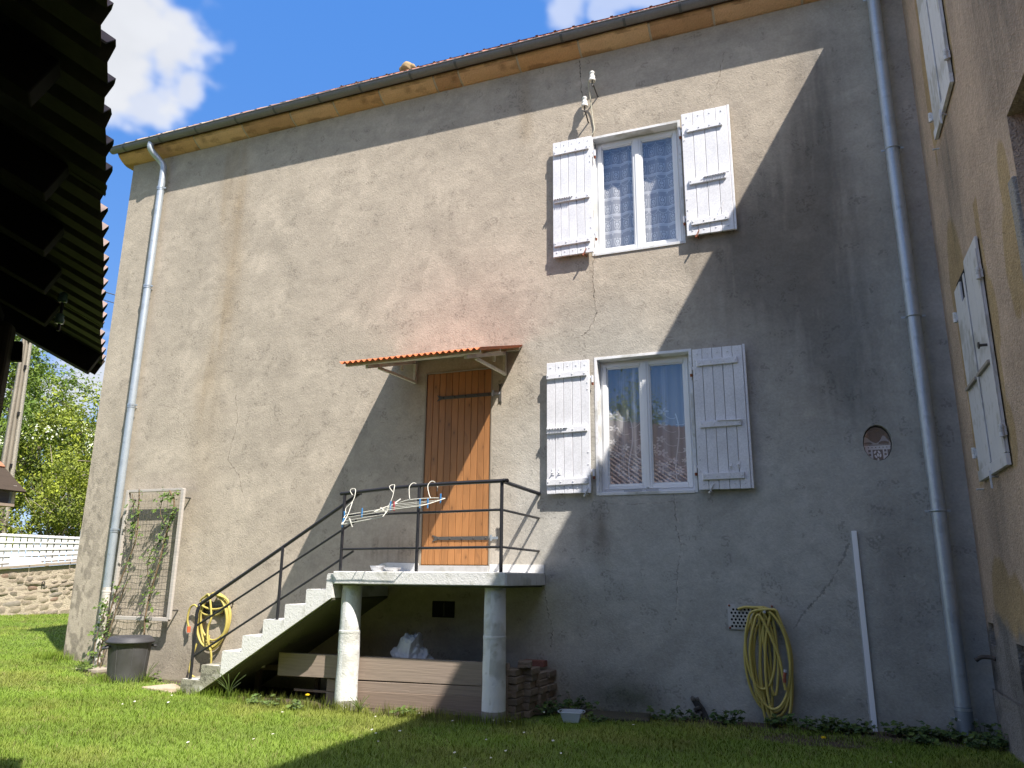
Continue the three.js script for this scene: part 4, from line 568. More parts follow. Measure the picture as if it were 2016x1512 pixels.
// ---------------------------------------------------------------- downpipes
{
  const t = thing('downpipe', 'slender grey zinc downpipe near the left corner of the house', 'downpipe');
  obj('swan_neck', tube([[-8.29, 7.075, 0.233], [-8.29, 7.0, 0.232], [-8.27, 6.94, 0.20], [-8.20, 6.83, 0.115], [-8.165, 6.76, 0.085], [-8.16, 6.66, 0.08], [-8.16, 6.5, 0.08]], 0.044, 50, 16), M.zinc, t);
  obj('pipe', tri(rod([-8.16, 6.52, 0.08], [-8.165, 1.0, 0.085], 0.046, 18)), M.zinc, t); obj('lower_pipe', tri(rod([-8.165, 1.02, 0.085], [-8.16, 0.09, 0.085], 0.048, 18)), M.palePipe, t);
  for (const y of [6.42, 4.96, 3.31, 1.715, 0.97, 0.36]) { const lo = y < 1; obj('collar', [new THREE.CylinderGeometry(0.053, 0.053, 0.02, 18).translate(-8.163, y, 0.083), new THREE.CylinderGeometry(0.050, 0.050, 0.05, 18).translate(-8.163, y - 0.01, 0.083), b2(-8.12, -8.085, y - 0.012, y + 0.008, 0.06, 0.075, 0.002), rod([-8.163, y - 0.02, 0.0], [-8.163, y - 0.02, 0.07], 0.008, 6)], lo ? M.palePipe : M.zincClip, t); }
  const t2 = thing('downpipe', 'thick grey zinc downpipe in the corner between the two houses', 'downpipe'), px = 0.945, pz = 0.105;
  obj('pipe', [rod([px - 0.004, 7.08, pz], [px - 0.004, 5.08, pz], 0.058, 20), rod([px - 0.006, 5.12, pz], [px, 3.44, pz], 0.057, 20), rod([px, 3.46, pz], [px + 0.006, 1.75, pz], 0.057, 20), rod([px + 0.006, 1.78, pz], [px + 0.004, 0.20, pz], 0.057, 20)].map((q, i) => tri(q, i * 0.23, i * 0.31)), M.zinc, t2);
  obj('foot_pipe', rod([px + 0.004, 0.25, pz], [px, -0.02, pz + 0.02], 0.063, 20), S([0.22, 0.26, 0.30], { roughness: 0.5, metalness: 0.3, map: T.zinc }), t2);
  for (const y of [6.75, 5.09, 3.445, 1.755, 0.16]) obj('collar', [new THREE.TorusGeometry(0.060, 0.008, 8, 24).rotateX(Math.PI / 2).translate(px, y, pz), b2(px - 0.095, px - 0.06, y - 0.009, y + 0.009, pz - 0.012, pz - 0.002, 0.002), b2(px + 0.06, px + 0.095, y - 0.009, y + 0.009, pz - 0.012, pz - 0.002, 0.002), rod([px, y, 0], [px, y, pz - 0.05], 0.009, 6)], M.zincClip, t2);
  obj('socket', new THREE.CylinderGeometry(0.066, 0.066, 0.02, 20).translate(px + 0.004, 0.235, pz), M.zincClip, t2); obj('splash_stone', wobble(bx(0.10, 0.03, 0.06, px + 0.0, 0.012, pz + 0.09, 0.01), 0.01, 20), M.stoneGrey, t2);
}
// plastic cable cover leaning up the wall, with its ragged putty edge
{ const t = thing('cable_cover', 'narrow white plastic cable cover running up the shaded wall', 'cable cover'); obj('strip', bx(0.042, 1.60, 0.018, 0.3065, 0.806, 0.012, 0.003, [0, 0, -0.007 * -1]), S([0.86, 0.88, 0.92], { roughness: 0.4 }), t);
  const R = rng(33), p = []; for (let i = 0; i < 60; i++) { const y = 0.05 + i * 0.026; p.push(bx(0.006 + R() * 0.012, 0.024, 0.006, 0.283 + (y - 0.8) * -0.007 - R() * 0.004, y, 0.004, 0)); } obj('putty', p, S([0.42, 0.43, 0.43]), t); }
// insulators and wires above the upper window
function insulator(foot, head, label) {
  const t = thing('insulator', label, 'insulator', [0, 0, 0], null); const [fx, fy, fz] = foot, [hx, hy, hz] = head;
  obj('bracket', tube([[fx, fy, 0], [fx - 0.005, fy + 0.01, fz], [lerp(fx, hx, 0.7), lerp(fy, hy, 0.5), lerp(fz, hz, 0.9)], [hx, hy - 0.09, hz], [hx, hy, hz]], 0.008, 24, 8), M.strap, t);
  const pr = [[0, 0.11], [0.022, 0.108], [0.030, 0.095], [0.022, 0.08], [0.018, 0.07], [0.028, 0.058], [0.034, 0.045], [0.026, 0.032], [0.036, 0.018], [0.040, -0.01], [0.030, -0.012], [0, 0]].map(([r, y]) => new THREE.Vector2(r, y)); obj('porcelain', new THREE.LatheGeometry(pr, 20).translate(hx, hy - 0.015, hz), M.porcelain, t); return t;
}
delete insulator([-1.88, 6.40, 0.02], [-1.905, 6.53, 0.15], 'upper white porcelain insulator on a bent iron bracket').userData.group;
delete insulator([-1.992, 6.10, 0.02], [-2.0, 6.245, 0.13], 'lower white porcelain insulator on a bent iron bracket').userData.group;
tag(obj('wire', tube([[-1.93, 6.56, 0.15], [-1.96, 6.50, 0.10], [-1.955, 6.30, 0.03], [-1.94, 6.1, 0.012], [-1.93, 5.98, 0.012], [-1.975, 5.90, 0.01], [-1.985, 5.80, 0.01]], 0.0055, 50, 6), M.wire), 'pale loose wire dropping from the upper insulator to the window', 'wire');

// ---------------------------------------------------------------- garden hoses
function hoseTurns(cx, top, z, n, seed, spec) {     // continuous loops hung over a peg
  const R = rng(seed), pts = [];
  for (let k = 0; k < n; k++) { const [w, bot, off, tw] = spec(k, R); const M2 = 14; for (let i = 0; i < M2; i++) { const a = i / M2 * 2 * Math.PI, s = Math.sin(a), c = Math.cos(a), h = (top - 0.012 * (k % 3) - bot) / 2; const yy = (top - 0.012 * (k % 3) + bot) / 2 + h * c; const wid = w * (1 - 0.25 * Math.max(0, c) ** 3) * (1 + tw * c); pts.push([cx + off + s * wid + (c < 0 ? tw * 0.03 : 0), yy, z + 0.012 + k * 0.011 + 0.02 * Math.max(0, c) + R() * 0.006]); } }
  return pts;
}
{
  const t = thing('garden_hose', 'yellow garden hose hanging in long loops over the white vent plate', 'garden hose');
  const sp = [[0.192, 0.10, 0.0, 0.0], [0.15, 0.07, 0.035, 0.03], [0.055, 0.17, -0.075, -0.1], [0.045, 0.02, -0.02, -0.3], [0.125, -0.02, 0.062, -0.05], [0.05, 0.24, 0.03, 0.3], [0.12, 0.29, -0.055, 0], [0.10, 0.0, 0.08, -0.1], [0.16, 0.14, 0.02, 0.02]];
  const pts = hoseTurns(-0.475, 0.955, 0.01, 9, 4, (k) => sp[k]); pts.unshift([-0.70, 0.935, 0.03], [-0.64, 0.955, 0.04], [-0.56, 0.955, 0.05]); pts.push([-0.39, 0.60, 0.14], [-0.36, 0.42, 0.14], [-0.345, 0.30, 0.135]);
  obj('tube', tube(pts, 0.0118, 620, 8), M.hose, t);
  obj('connector', [rod([-0.352, 0.40, 0.138], [-0.340, 0.44, 0.138], 0.016, 10), rod([-0.348, 0.36, 0.138], [-0.352, 0.395, 0.138], 0.0155, 10)], S([0.34, 0.10, 0.06], { roughness: 0.5 }), t); obj('end_nozzle', rod([-0.340, 0.44, 0.138], [-0.336, 0.462, 0.138], 0.014, 10), M.greyPlastic, t); obj('peg', rod([-0.475, 0.92, 0], [-0.47, 0.925, 0.17], 0.012, 8), M.greyPlastic, t);
  const t2 = thing('garden_hose', 'yellow garden hose coiled on the sunlit wall beside the stair foot', 'garden hose');
  const sq = [[0.225, 0.43, 0.0, 0.0], [0.205, 0.46, 0.01, 0.05], [0.215, 0.40, -0.005, -0.06], [0.19, 0.36, 0.02, 0.1], [0.21, 0.38, 0.0, -0.03], [0.20, 0.80, 0.02, 0]];
  const q = hoseTurns(-6.505, 0.985, 0.01, 6, 6, (k) => sq[k]); q.unshift([-6.845, 0.585, 0.05], [-6.87, 0.68, 0.06], [-6.85, 0.80, 0.06], [-6.79, 0.84, 0.06], [-6.72, 0.80, 0.06], [-6.62, 0.74, 0.06], [-6.46, 0.74, 0.06], [-6.36, 0.80, 0.06], [-6.35, 0.92, 0.05]);
  q.push([-6.49, 0.72, 0.10], [-6.52, 0.60, 0.10], [-6.495, 0.45, 0.11], [-6.47, 0.38, 0.09], [-6.45, 0.28, 0.08], [-6.46, 0.14, 0.07], [-6.5, 0.07, 0.08], [-6.62, 0.055, 0.09], [-6.72, 0.10, 0.09], [-6.745, 0.2, 0.07], [-6.72, 0.34, 0.06], [-6.70, 0.42, 0.05]);
  obj('tube', tube(q, 0.0118, 520, 8), S([0.58, 0.48, 0.13], { roughness: 0.5, map: T.mottle }), t2); obj('connector', rod([-6.846, 0.60, 0.05], [-6.842, 0.535, 0.05], 0.019, 10), M.orangePlastic, t2); obj('tie', [new THREE.TorusGeometry(0.032, 0.008, 8, 14).rotateX(Math.PI / 2).translate(-6.49, 0.40, 0.085), tube([[-6.49, 0.52, 0.1], [-6.48, 0.44, 0.11], [-6.46, 0.36, 0.10]], 0.009, 10, 6)], M.hose, t2);
  obj('peg', [rod([-6.505, 0.955, 0], [-6.505, 0.96, 0.12], 0.010, 8), rod([-6.77, 0.62, 0], [-6.77, 0.80, 0.012], 0.006, 6), rod([-6.28, 0.85, 0.01], [-6.26, 0.90, 0.03], 0.008, 6)], M.strap, t2);
}

// ---------------------------------------------------------------- trellis, climbing plants, dustbin
const TRI = { x0: -7.985, x1: -7.085, y0: 0.672, y1: 2.185, z: 0.125 };
{
  const t = thing('trellis', 'weathered pale wooden frame with wire mesh fixed to the wall', 'trellis'), { x0, x1, y0, y1, z } = TRI;
  obj('frame_slat', tri(beam([x0, y0, z], [x0 + 0.02, y1, z], 0.045, 0.035), 1, 0), M.trellisWood, t); obj('frame_slat', tri(beam([x1, y0, z], [x1, y1, z], 0.045, 0.035), 2, 0), M.trellisWood, t); obj('frame_slat', tri(b2(x0, x1, y1 - 0.02, y1 + 0.012, z - 0.03, z + 0.018, 0.003), 3, 0, false), M.trellisWood, t); obj('frame_slat', tri(b2(x0, x1, y0 - 0.02, y0 + 0.022, z - 0.03, z + 0.018, 0.003), 4, 0), M.trellisWood, t);
  const w = [], R = rng(17); for (let i = 1; i < 15; i++) { const x = lerp(x0, x1, i / 15); w.push(tube([[x, y0, z - 0.01], [x + (R() - 0.5) * 0.03, lerp(y0, y1, 0.4), z - 0.01], [x + (R() - 0.5) * 0.03, y1 - 0.05, z - 0.01]], 0.0016, 8, 4)); }
  for (let i = 1; i < 19; i++) { const y = lerp(y0, y1, i / 19.5); const pp = []; for (let k = 0; k <= 10; k++) pp.push([lerp(x0, x1, k / 10), y + (R() - 0.5) * 0.022 - 0.012 * Math.sin(k / 10 * 3.14), z - 0.008]); w.push(tube(pp, 0.0016, 20, 4)); } obj('wire_mesh', w, M.meshWire, t);
  obj('stand_off', [[x0 + 0.02, y1 - 0.1], [x1, y1 - 0.1], [x0, y0 + 0.1], [x1, y0 + 0.1]].map(([x, y]) => rod([x, y, 0], [x, y, z - 0.01], 0.01, 6)), M.strap, t);
}
function leafGeo(p, n, s, R, wide = 0.62) {          // one folded leaf: two triangles pairs along a midrib
  const up = V(R() - 0.5, R() - 0.2, R() - 0.5).normalize(); const a = n.clone().cross(up); if (a.lengthSq() < 1e-4) a.set(1, 0, 0); a.normalize(); const b = n.clone().cross(a).normalize();
  const P0 = p.clone().addScaledVector(b, -s), P1 = p.clone().addScaledVector(b, s), A = p.clone().addScaledVector(a, s * wide).addScaledVector(n, s * 0.22), B = p.clone().addScaledVector(a, -s * wide).addScaledVector(n, s * 0.22);
  return [P0, A, P1, P0, P1, B];
}
class Leaves {
  constructor() { this.p = []; this.c = []; }
  add(p, n, s, R, col, wide) { for (const v of leafGeo(p, n, s, R, wide)) { this.p.push(v.x, v.y, v.z); this.c.push(...col); } }
  build(name, parent, mat = leafVC) { const g = new THREE.BufferGeometry(); g.setAttribute('position', new THREE.Float32BufferAttribute(this.p, 3)); g.setAttribute('color', new THREE.Float32BufferAttribute(this.c, 3)); g.computeVertexNormals(); g.setAttribute('uv', new THREE.BufferAttribute(new Float32Array(this.p.length / 3 * 2), 2)); const m = new THREE.Mesh(g, mat); m.name = name; parent.add(m); return m; }
}
const rv = (R) => V(R() * 2 - 1, R() * 2 - 1, R() * 2 - 1).normalize();
function climber(name, label, stems, n, seed, side) {
  const t = thing(name, label, 'climbing plant'), R = rng(seed), L = new Leaves(), sg = [];
  for (const [pts, r, dens] of stems) {
    const cu = new THREE.CatmullRomCurve3(pts.map((p) => V(...p))); sg.push(tube(pts, r, 60, 6)); const N = Math.round(n * dens);
    for (let i = 0; i < N; i++) { const u = Math.pow(R(), 0.8), p = cu.getPoint(u), hang = (0.05 + 0.09 * R()) ; const o = V((R() - 0.5) * 2 * hang, (R() - 0.5) * 1.2 * hang, R() * 0.07 - 0.01); p.add(o); if (p.z < 0.03) p.z = 0.03; if (R() < 0.12) sg.push(rod(cu.getPoint(u).toArray(), p.toArray(), 0.0022, 4));
      for (let k = 0; k < 3; k++) { const q = p.clone().add(V((R() - 0.5) * 0.05, (R() - 0.5) * 0.05, (R() - 0.5) * 0.03)), w = 0.7 + R() * 0.6, y = R(); L.add(q, V((R() - 0.5) * 1.4, 0.5 + R(), 0.5 + R()).normalize(), 0.012 + R() * R() * 0.034, R, [lerp(0.085, 0.15, y) * w, lerp(0.16, 0.22, y) * w, 0.030 * w]); } }
  }
  obj('stem', sg, S([0.20, 0.14, 0.08], { roughness: 0.9, map: T.mottle }), t); L.build('foliage', t); return t;
}
climber('climbing_rose', 'leafy climbing rose winding up the left side of the trellis from beside the downpipe', [[[[-8.06, 0.06, 0.17], [-8.05, 0.3, 0.16], [-7.99, 0.55, 0.17], [-7.93, 0.9, 0.17], [-7.82, 1.25, 0.16], [-7.72, 1.6, 0.15], [-7.74, 1.95, 0.15], [-7.78, 2.2, 0.14]], 0.008, 0.8], [[[-8.08, 0.06, 0.2], [-8.10, 0.4, 0.2], [-8.05, 0.7, 0.18], [-7.99, 0.86, 0.2]], 0.006, 0.5], [[[-7.95, 0.10, 0.22], [-7.93, 0.35, 0.2], [-7.87, 0.72, 0.18], [-7.75, 1.1, 0.17]], 0.006, 0.2], [[[-7.72, 1.6, 0.15], [-7.78, 1.9, 0.17], [-7.84, 2.14, 0.18]], 0.004, 0.22]], 70, 41);
climber('climbing_rose', 'climbing rose on the right half of the trellis rising from behind the dustbin', [[[[-7.40, 0.10, 0.18], [-7.38, 0.4, 0.17], [-7.40, 0.7, 0.17], [-7.37, 1.0, 0.16], [-7.30, 1.3, 0.16], [-7.24, 1.7, 0.15], [-7.18, 2.0, 0.15], [-7.28, 2.17, 0.15]], 0.010, 1.0], [[[-7.37, 1.0, 0.16], [-7.46, 1.25, 0.17], [-7.40, 1.5, 0.17], [-7.20, 1.62, 0.15]], 0.004, 0.30], [[[-7.24, 1.7, 0.15], [-7.38, 1.9, 0.15], [-7.36, 2.12, 0.16]], 0.004, 0.28]], 72, 43);
{
  const t = thing('dustbin', 'dark grey plastic dustbin with lid standing below the trellis', 'dustbin', [-7.10, 0.025, 0.62]);
  const pr = [[0, 0], [0.176, 0], [0.186, 0.012], [0.215, 0.42], [0.222, 0.43]].map(([r, y]) => new THREE.Vector2(r, y)); obj('body', new THREE.LatheGeometry(pr, 40), S([0.075, 0.074, 0.078], { roughness: 0.6, map: T.grime }), t);
  const l = [[0.222, 0.428], [0.246, 0.428], [0.248, 0.446], [0.238, 0.456], [0.225, 0.470], [0.213, 0.488], [0.195, 0.497], [0.10, 0.502], [0, 0.503]].map(([r, y]) => new THREE.Vector2(r, y)); obj('lid', new THREE.LatheGeometry(l, 40), M.bin, t);
  for (const a of [-1, 1]) { const an = a < 0 ? 2.72 : -0.42, h = tube([[-0.055, 0.40, 0.205], [-0.055, 0.385, 0.25], [0, 0.375, 0.262], [0.055, 0.385, 0.25], [0.055, 0.40, 0.205]], 0.012, 20, 8).rotateY(a < 0 ? -0.55 : 2.6); obj('handle', h, M.bin, t); }
  const rb = []; for (let i = 0; i < 8; i++) { const a = i * 0.785 + 0.2; rb.push(rod([Math.sin(a) * 0.187, 0.02, Math.cos(a) * 0.187], [Math.sin(a) * 0.2155, 0.42, Math.cos(a) * 0.2155], 0.004, 5)); } obj('rib', rb, S([0.075, 0.074, 0.078], { roughness: 0.6 }), t);
}

// ---------------------------------------------------------------- clothes airers and pegs on the landing rail
function airer(label, o) {
  const t = thing('clothes_airer', label, 'clothes airer'); const r = 0.0034;
  for (const h of o.hooks) obj('hook', tube(h, 0.0038, 24, 6), M.airer, t);
  obj('frame', o.frame.map((f) => tube(f, r * 1.15, Math.max(8, f.length * 8), 6)), M.airer, t); for (const l of o.lines) obj('drying_rod', rod(l[0], l[1], r * 0.8, 6), M.airer, t);
}
airer('white wire airer hanging tilted from the left end of the rail', { hooks: [[[-4.10, 1.935, 1.03], [-4.13, 1.985, 1.03], [-4.095, 2.0, 1.01], [-4.065, 1.965, 1.035], [-4.07, 1.88, 1.06], [-4.13, 1.81, 1.08], [-4.115, 1.76, 1.10]], [[-3.66, 1.95, 1.03], [-3.70, 2.005, 1.03], [-3.665, 2.025, 1.0], [-3.645, 1.985, 1.035], [-3.645, 1.90, 1.06], [-3.68, 1.79, 1.08], [-3.665, 1.76, 1.09]]],
  frame: [[[-4.13, 1.745, 1.08], [-3.66, 1.80, 1.08]], [[-4.06, 1.645, 1.24], [-3.62, 1.705, 1.26]], [[-4.13, 1.745, 1.08], [-4.10, 1.70, 1.16], [-4.06, 1.645, 1.24]], [[-3.66, 1.80, 1.08], [-3.64, 1.75, 1.17], [-3.62, 1.705, 1.26]], [[-4.075, 1.87, 1.06], [-4.06, 1.74, 1.15], [-4.05, 1.65, 1.24]]], lines: [[[-4.115, 1.715, 1.12], [-3.65, 1.77, 1.13]], [[-4.09, 1.68, 1.18], [-3.635, 1.735, 1.19]]] });
airer('white wire airer hanging level over the middle of the rail', { hooks: [[[-3.42, 1.93, 0.99], [-3.425, 2.0, 0.97], [-3.46, 2.035, 0.995], [-3.485, 2.0, 1.03], [-3.475, 1.93, 1.05], [-3.462, 1.88, 1.06]], [[-3.225, 1.95, 0.98], [-3.232, 2.01, 0.965], [-3.27, 2.045, 0.995], [-3.295, 2.0, 1.03], [-3.27, 1.92, 1.05], [-3.245, 1.88, 1.06]]],
  frame: [[[-3.60, 1.845, 1.04], [-3.47, 1.872, 1.055], [-3.24, 1.882, 1.06], [-3.10, 1.875, 1.06]], [[-3.10, 1.875, 1.06], [-3.16, 1.815, 1.24], [-3.22, 1.79, 1.30]], [[-3.22, 1.79, 1.30], [-3.70, 1.75, 1.28]], [[-3.60, 1.845, 1.04], [-3.66, 1.80, 1.16], [-3.70, 1.75, 1.28]]], lines: [[[-3.61, 1.83, 1.10], [-3.13, 1.855, 1.12]], [[-3.64, 1.805, 1.16], [-3.155, 1.835, 1.18]], [[-3.67, 1.78, 1.22], [-3.185, 1.81, 1.24]]] });
function peg(at, mat, col, where, rz = 0, ry = 0.6) {
  const t = thing('clothes_peg', `${col} plastic clothes peg ${where}`, 'clothes peg', at);
  for (const s of [-1, 1]) obj('jaw', bx(0.010, 0.072, 0.008, 0, 0, s * 0.006, 0.003, [s * 0.11, 0, 0]), mat, t); obj('spring', new THREE.TorusGeometry(0.008, 0.002, 5, 10).rotateY(Math.PI / 2).translate(0, 0.006, 0), M.zincClip, t); t.rotation.set(0, ry, rz); t.scale.setScalar(1.2);
}
peg([-4.135, 1.735, 1.09], M.pegBlue, 'blue', 'at the far left top corner of the left airer', 0.1); peg([-3.945, 1.762, 1.09], M.pegBlue, 'blue', 'alone on the top rod of the left airer'); peg([-4.075, 1.665, 1.20], M.pegBlue, 'blue', 'on the lower left corner of the left airer', -0.1);
peg([-3.962, 1.66, 1.24], M.pegWhite, 'white', 'on the lowest rod of the left airer', 0.4); peg([-3.705, 1.775, 1.10], M.pegWhite, 'white', 'at the right end of the left airer', 0.9);
peg([-3.625, 1.815, 1.12], M.pegBlue, 'blue', 'at the left edge of the right airer'); peg([-3.56, 1.808, 1.17], M.pegRed, 'red', 'on the right airer', 0.05); peg([-3.585, 1.855, 1.08], M.pegWhite, 'white', 'lying over the left corner of the right airer', -0.9);
peg([-3.295, 1.825, 1.17], M.pegBlue, 'blue', 'on the right airer just right of the middle railing post'); peg([-3.20, 1.82, 1.20], M.pegBlue, 'blue', 'near the right end of the right airer, second from its tip'); peg([-3.135, 1.872, 1.08], M.pegBlue, 'blue', 'at the pointed right tip of the right airer');
// bowls on the landing and a potsherd on a step
{ const mk = (r, h, at, label) => { const t = thing('bowl', label, 'bowl', at); obj('dish', new THREE.LatheGeometry([[0, 0], [r * 0.66, 0], [r, h], [r * 0.95, h], [r * 0.62, 0.006], [0, 0.006]].map(([a, b]) => new THREE.Vector2(a, b)), 28), S([0.70, 0.71, 0.74], { roughness: 0.35 }), t); }; mk(0.072, 0.052, [-3.925, 1.232, 0.80], 'taller white bowl on the landing left of the door'); mk(0.085, 0.036, [-3.76, 1.232, 0.80], 'flatter white bowl on the landing nearest the door'); }
{ const t = thing('potsherd', 'broken piece of orange terracotta lying on a stair step', 'potsherd', [-5.23, 0.474, 0.78]); const g = new THREE.LatheGeometry([[0.02, 0], [0.05, 0.006], [0.07, 0.04], [0.062, 0.042], [0.045, 0.014]].map(([a, b]) => new THREE.Vector2(a, b)), 10, 0, 3.4); obj('shard', wobble(g, 0.012, 30, 2), S([0.52, 0.24, 0.13], { side: THREE.DoubleSide }), t); const h = new THREE.IcosahedronGeometry(0.028, 1); obj('crumb', wobble(h, 0.03, 30, 5).translate(-0.05, 0.015, 0.05), S([0.55, 0.27, 0.15]), t); }

// ---------------------------------------------------------------- things stored under the landing
{
  const pl = (name, label, x0, x1, y0a, y1a, y0b, y1b, z, mat, seed) => { const s = new THREE.Shape([[x0, y0a], [x1, y0b], [x1, y1b], [x0, y1a]].map(([a, b]) => new THREE.Vector2(a, b))); const g = plate(s, 0.048, z, 0.003); const m = obj(name, tri(g, seed * 0.43, seed * 0.29), mat); tag(m, label, 'plank', 'planks leaning behind the columns'); delete m.userData.group; };
  pl('timber_plank', 'topmost grey plank sticking out to the left behind both columns', -5.02, -2.60, 0.239, 0.447, 0.268, 0.458, 0.745, M.greyTimber[0], 1);
  pl('timber_plank', 'middle narrow plank behind the columns', -4.22, -2.60, 0.150, 0.229, 0.176, 0.258, 0.742, M.greyTimber[1], 2);
  pl('timber_plank', 'lowest plank resting on the ground behind the columns', -4.20, -2.60, 0.008, 0.144, 0.014, 0.170, 0.746, M.greyTimber[2], 3);
  tag(obj('timber_block', [tri(wobble(b2(-4.47, -4.335, 0.0, 0.115, 0.60, 0.72, 0.006), 0.005, 9)), tri(b2(-4.465, -4.34, 0.118, 0.232, 0.61, 0.72, 0.006))], M.greyTimber[1]), 'two stacked timber blocks left of the left column', 'timber block');
  const tr = thing('wooden_trestle', 'dark wooden stand in the shadow under the stairs with a pale knob', 'trestle'); obj('leg', beam([-5.45, -0.02, 0.5], [-5.43, 0.30, 0.5], 0.05, 0.05), M.darkTimber, tr); obj('leg', beam([-4.75, -0.02, 0.45], [-4.75, 0.28, 0.45], 0.04, 0.04), M.darkTimber, tr); obj('crossbar', beam([-5.50, 0.27, 0.5], [-4.6, 0.29, 0.45], 0.04, 0.055), M.darkTimber, tr); obj('lower_bar', beam([-4.9, 0.10, 0.62], [-4.45, 0.10, 0.62], 0.02, 0.022), M.greyTimber[1], tr); obj('knob', bx(0.04, 0.028, 0.03, -5.36, 0.285, 0.545, 0.008), S([0.62, 0.58, 0.5]), tr);
  const g = new THREE.IcosahedronGeometry(0.2, 14), p = g.attributes.position; for (let i = 0; i < p.count; i++) { const v = V(p.getX(i), p.getY(i), p.getZ(i)), n = v.clone().normalize(); const f = 0.72 + 0.5 * Math.abs(fbm(n.x * 3 + 5, n.y * 3 + n.z * 2 + 5, 3) - 0.5) * 2 + 0.16 * Math.abs(vnoise(n.x * 8 + 3, n.z * 8 + n.y * 5) - 0.5) + 0.10 * Math.abs(fbm(n.x * 13 + n.y * 7 + 3, n.z * 13 - n.y * 9 + 40, 2) - 0.5); v.multiplyScalar(f); if (n.y > 0.45 && n.x < 0) v.y += 0.10; p.setXYZ(i, v.x * 1.15, v.y * 0.9, v.z * 0.7); } g.deleteAttribute('normal'); g.deleteAttribute('uv'); const gs = mergeVertices(g, 1e-4); gs.computeVertexNormals(); gs.rotateZ(-0.25).translate(-3.66, 0.40, 0.50);
  tag(obj('crumpled_sack', [gs, b2(-3.9, -3.4, 0.0, 0.26, 0.4, 0.6, 0.02)].map((q) => flat(q)), S([0.62, 0.64, 0.68], { roughness: 0.6 })), 'crumpled white sack behind the planks under the landing', 'sack');
}
{
  const R = rng(61), mats = [[0.27, 0.215, 0.165], [0.23, 0.18, 0.14], [0.30, 0.23, 0.175]].map((c) => S(c, { map: T.mottle, bumpMap: T.plasterBump, bumpScale: 0.008 })), base = [];
  const geo = [1, 2, 3].map((s) => { const g = wobble(bx(0.118, 0.054, 0.20, 0, 0, 0, 0.006), 0.008, 18, s); return tri(g, s); });
  let k = 0; for (const [cx, cz, n] of [[-2.575, 0.63, 7], [-2.512, 0.46, 7], [-2.478, 0.30, 6], [-2.455, 0.13, 6]]) for (let i = 0; i < n; i++) {
    const m = obj('paver', geo[k % 3], mats[Math.floor(R() * 3)]); m.position.set(cx + (R() - 0.5) * 0.035, 0.03 + i * 0.0585, cz + (R() - 0.5) * 0.03); m.rotation.y = (R() - 0.5) * 0.16; tag(m, 'brown concrete paver in the stack behind the right column', 'paver', 'pavers stacked behind the right column'); k++; }
  const top = obj('paver', geo[0].clone(), mats[2]); top.position.set(-2.52, 0.03 + 7 * 0.0585, 0.52); top.rotation.y = 0.3; tag(top, 'brown concrete paver lying skewed on top of the stack behind the right column', 'paver');
  tag(obj('red_brick', tri(bx(0.22, 0.055, 0.10, -2.58, 0.405, 0.10, 0.004)), S([0.26, 0.10, 0.075], { map: T.mottle })), 'flat red brick on the back of the paver stack against the wall', 'brick');
}
{ // clear plastic food box and mossy board on the lawn edge
  const t = thing('plastic_box', 'translucent plastic box on the grass by the shaded wall', 'plastic box', [-2.06, 0.008, 0.62]); t.rotation.y = 0.15; const m = P({ roughness: 0.35, transmission: 0.35, thickness: 0, side: THREE.DoubleSide }); m.color.setRGB(0.62, 0.68, 0.74);
  const w0 = 0.062, d0 = 0.05, w1 = 0.088, d1 = 0.072, h = 0.082, q = (a, b, c, d) => { const g = new THREE.BufferGeometry(); g.setAttribute('position', new THREE.Float32BufferAttribute([...a, ...b, ...c, ...a, ...c, ...d], 3)); g.computeVertexNormals(); return flat(g); };
  obj('tub', [q([-w0, 0, d0], [w0, 0, d0], [w1, h, d1], [-w1, h, d1]), q([w0, 0, d0], [w0, 0, -d0], [w1, h, -d1], [w1, h, d1]), q([w0, 0, -d0], [-w0, 0, -d0], [-w1, h, -d1], [w1, h, -d1]), q([-w0, 0, -d0], [-w0, 0, d0], [-w1, h, d1], [-w1, h, -d1]), q([-w0, 0.002, -d0], [w0, 0.002, -d0], [w0, 0.002, d0], [-w0, 0.002, d0])], m, t);
  obj('rim', tube([[-w1, h, -d1], [w1, h, -d1], [w1, h, d1], [-w1, h, d1]].map(([a, b, c]) => [a * 1.03, b, c * 1.03]), 0.005, 40, 6, true), m, t);
  const bd = tri(wobble(bx(0.52, 0.035, 0.28, -1.72, 0.02, 0.30, 0.008, [0.05, 0.12, 0]), 0.012, 9)); tag(obj('mossy_board', bd, S([0.07, 0.065, 0.045], { map: T.mottle, bumpMap: T.mottle, bumpScale: 0.02 })), 'dark mossy board lying flat beside the plastic box', 'board');
  tag(obj('stepping_slab', tri(wobble(bx(0.50, 0.045, 0.34, -6.22, 0.05, 0.86, 0.01, [0, -0.2, 0]), 0.014, 8)), S([0.48, 0.38, 0.29], { map: T.grime, bumpMap: T.plasterBump, bumpScale: 0.006 })), 'pinkish stone slab at the foot of the stairs', 'slab');
  tag(obj('stepping_slab', tri(wobble(bx(0.42, 0.045, 0.30, -8.05, 0.085, 0.24, 0.01, [0, 0.1, 0]), 0.02, 8)), S([0.36, 0.32, 0.26], { map: T.grime })), 'worn stone slab under the left downpipe', 'slab');
}

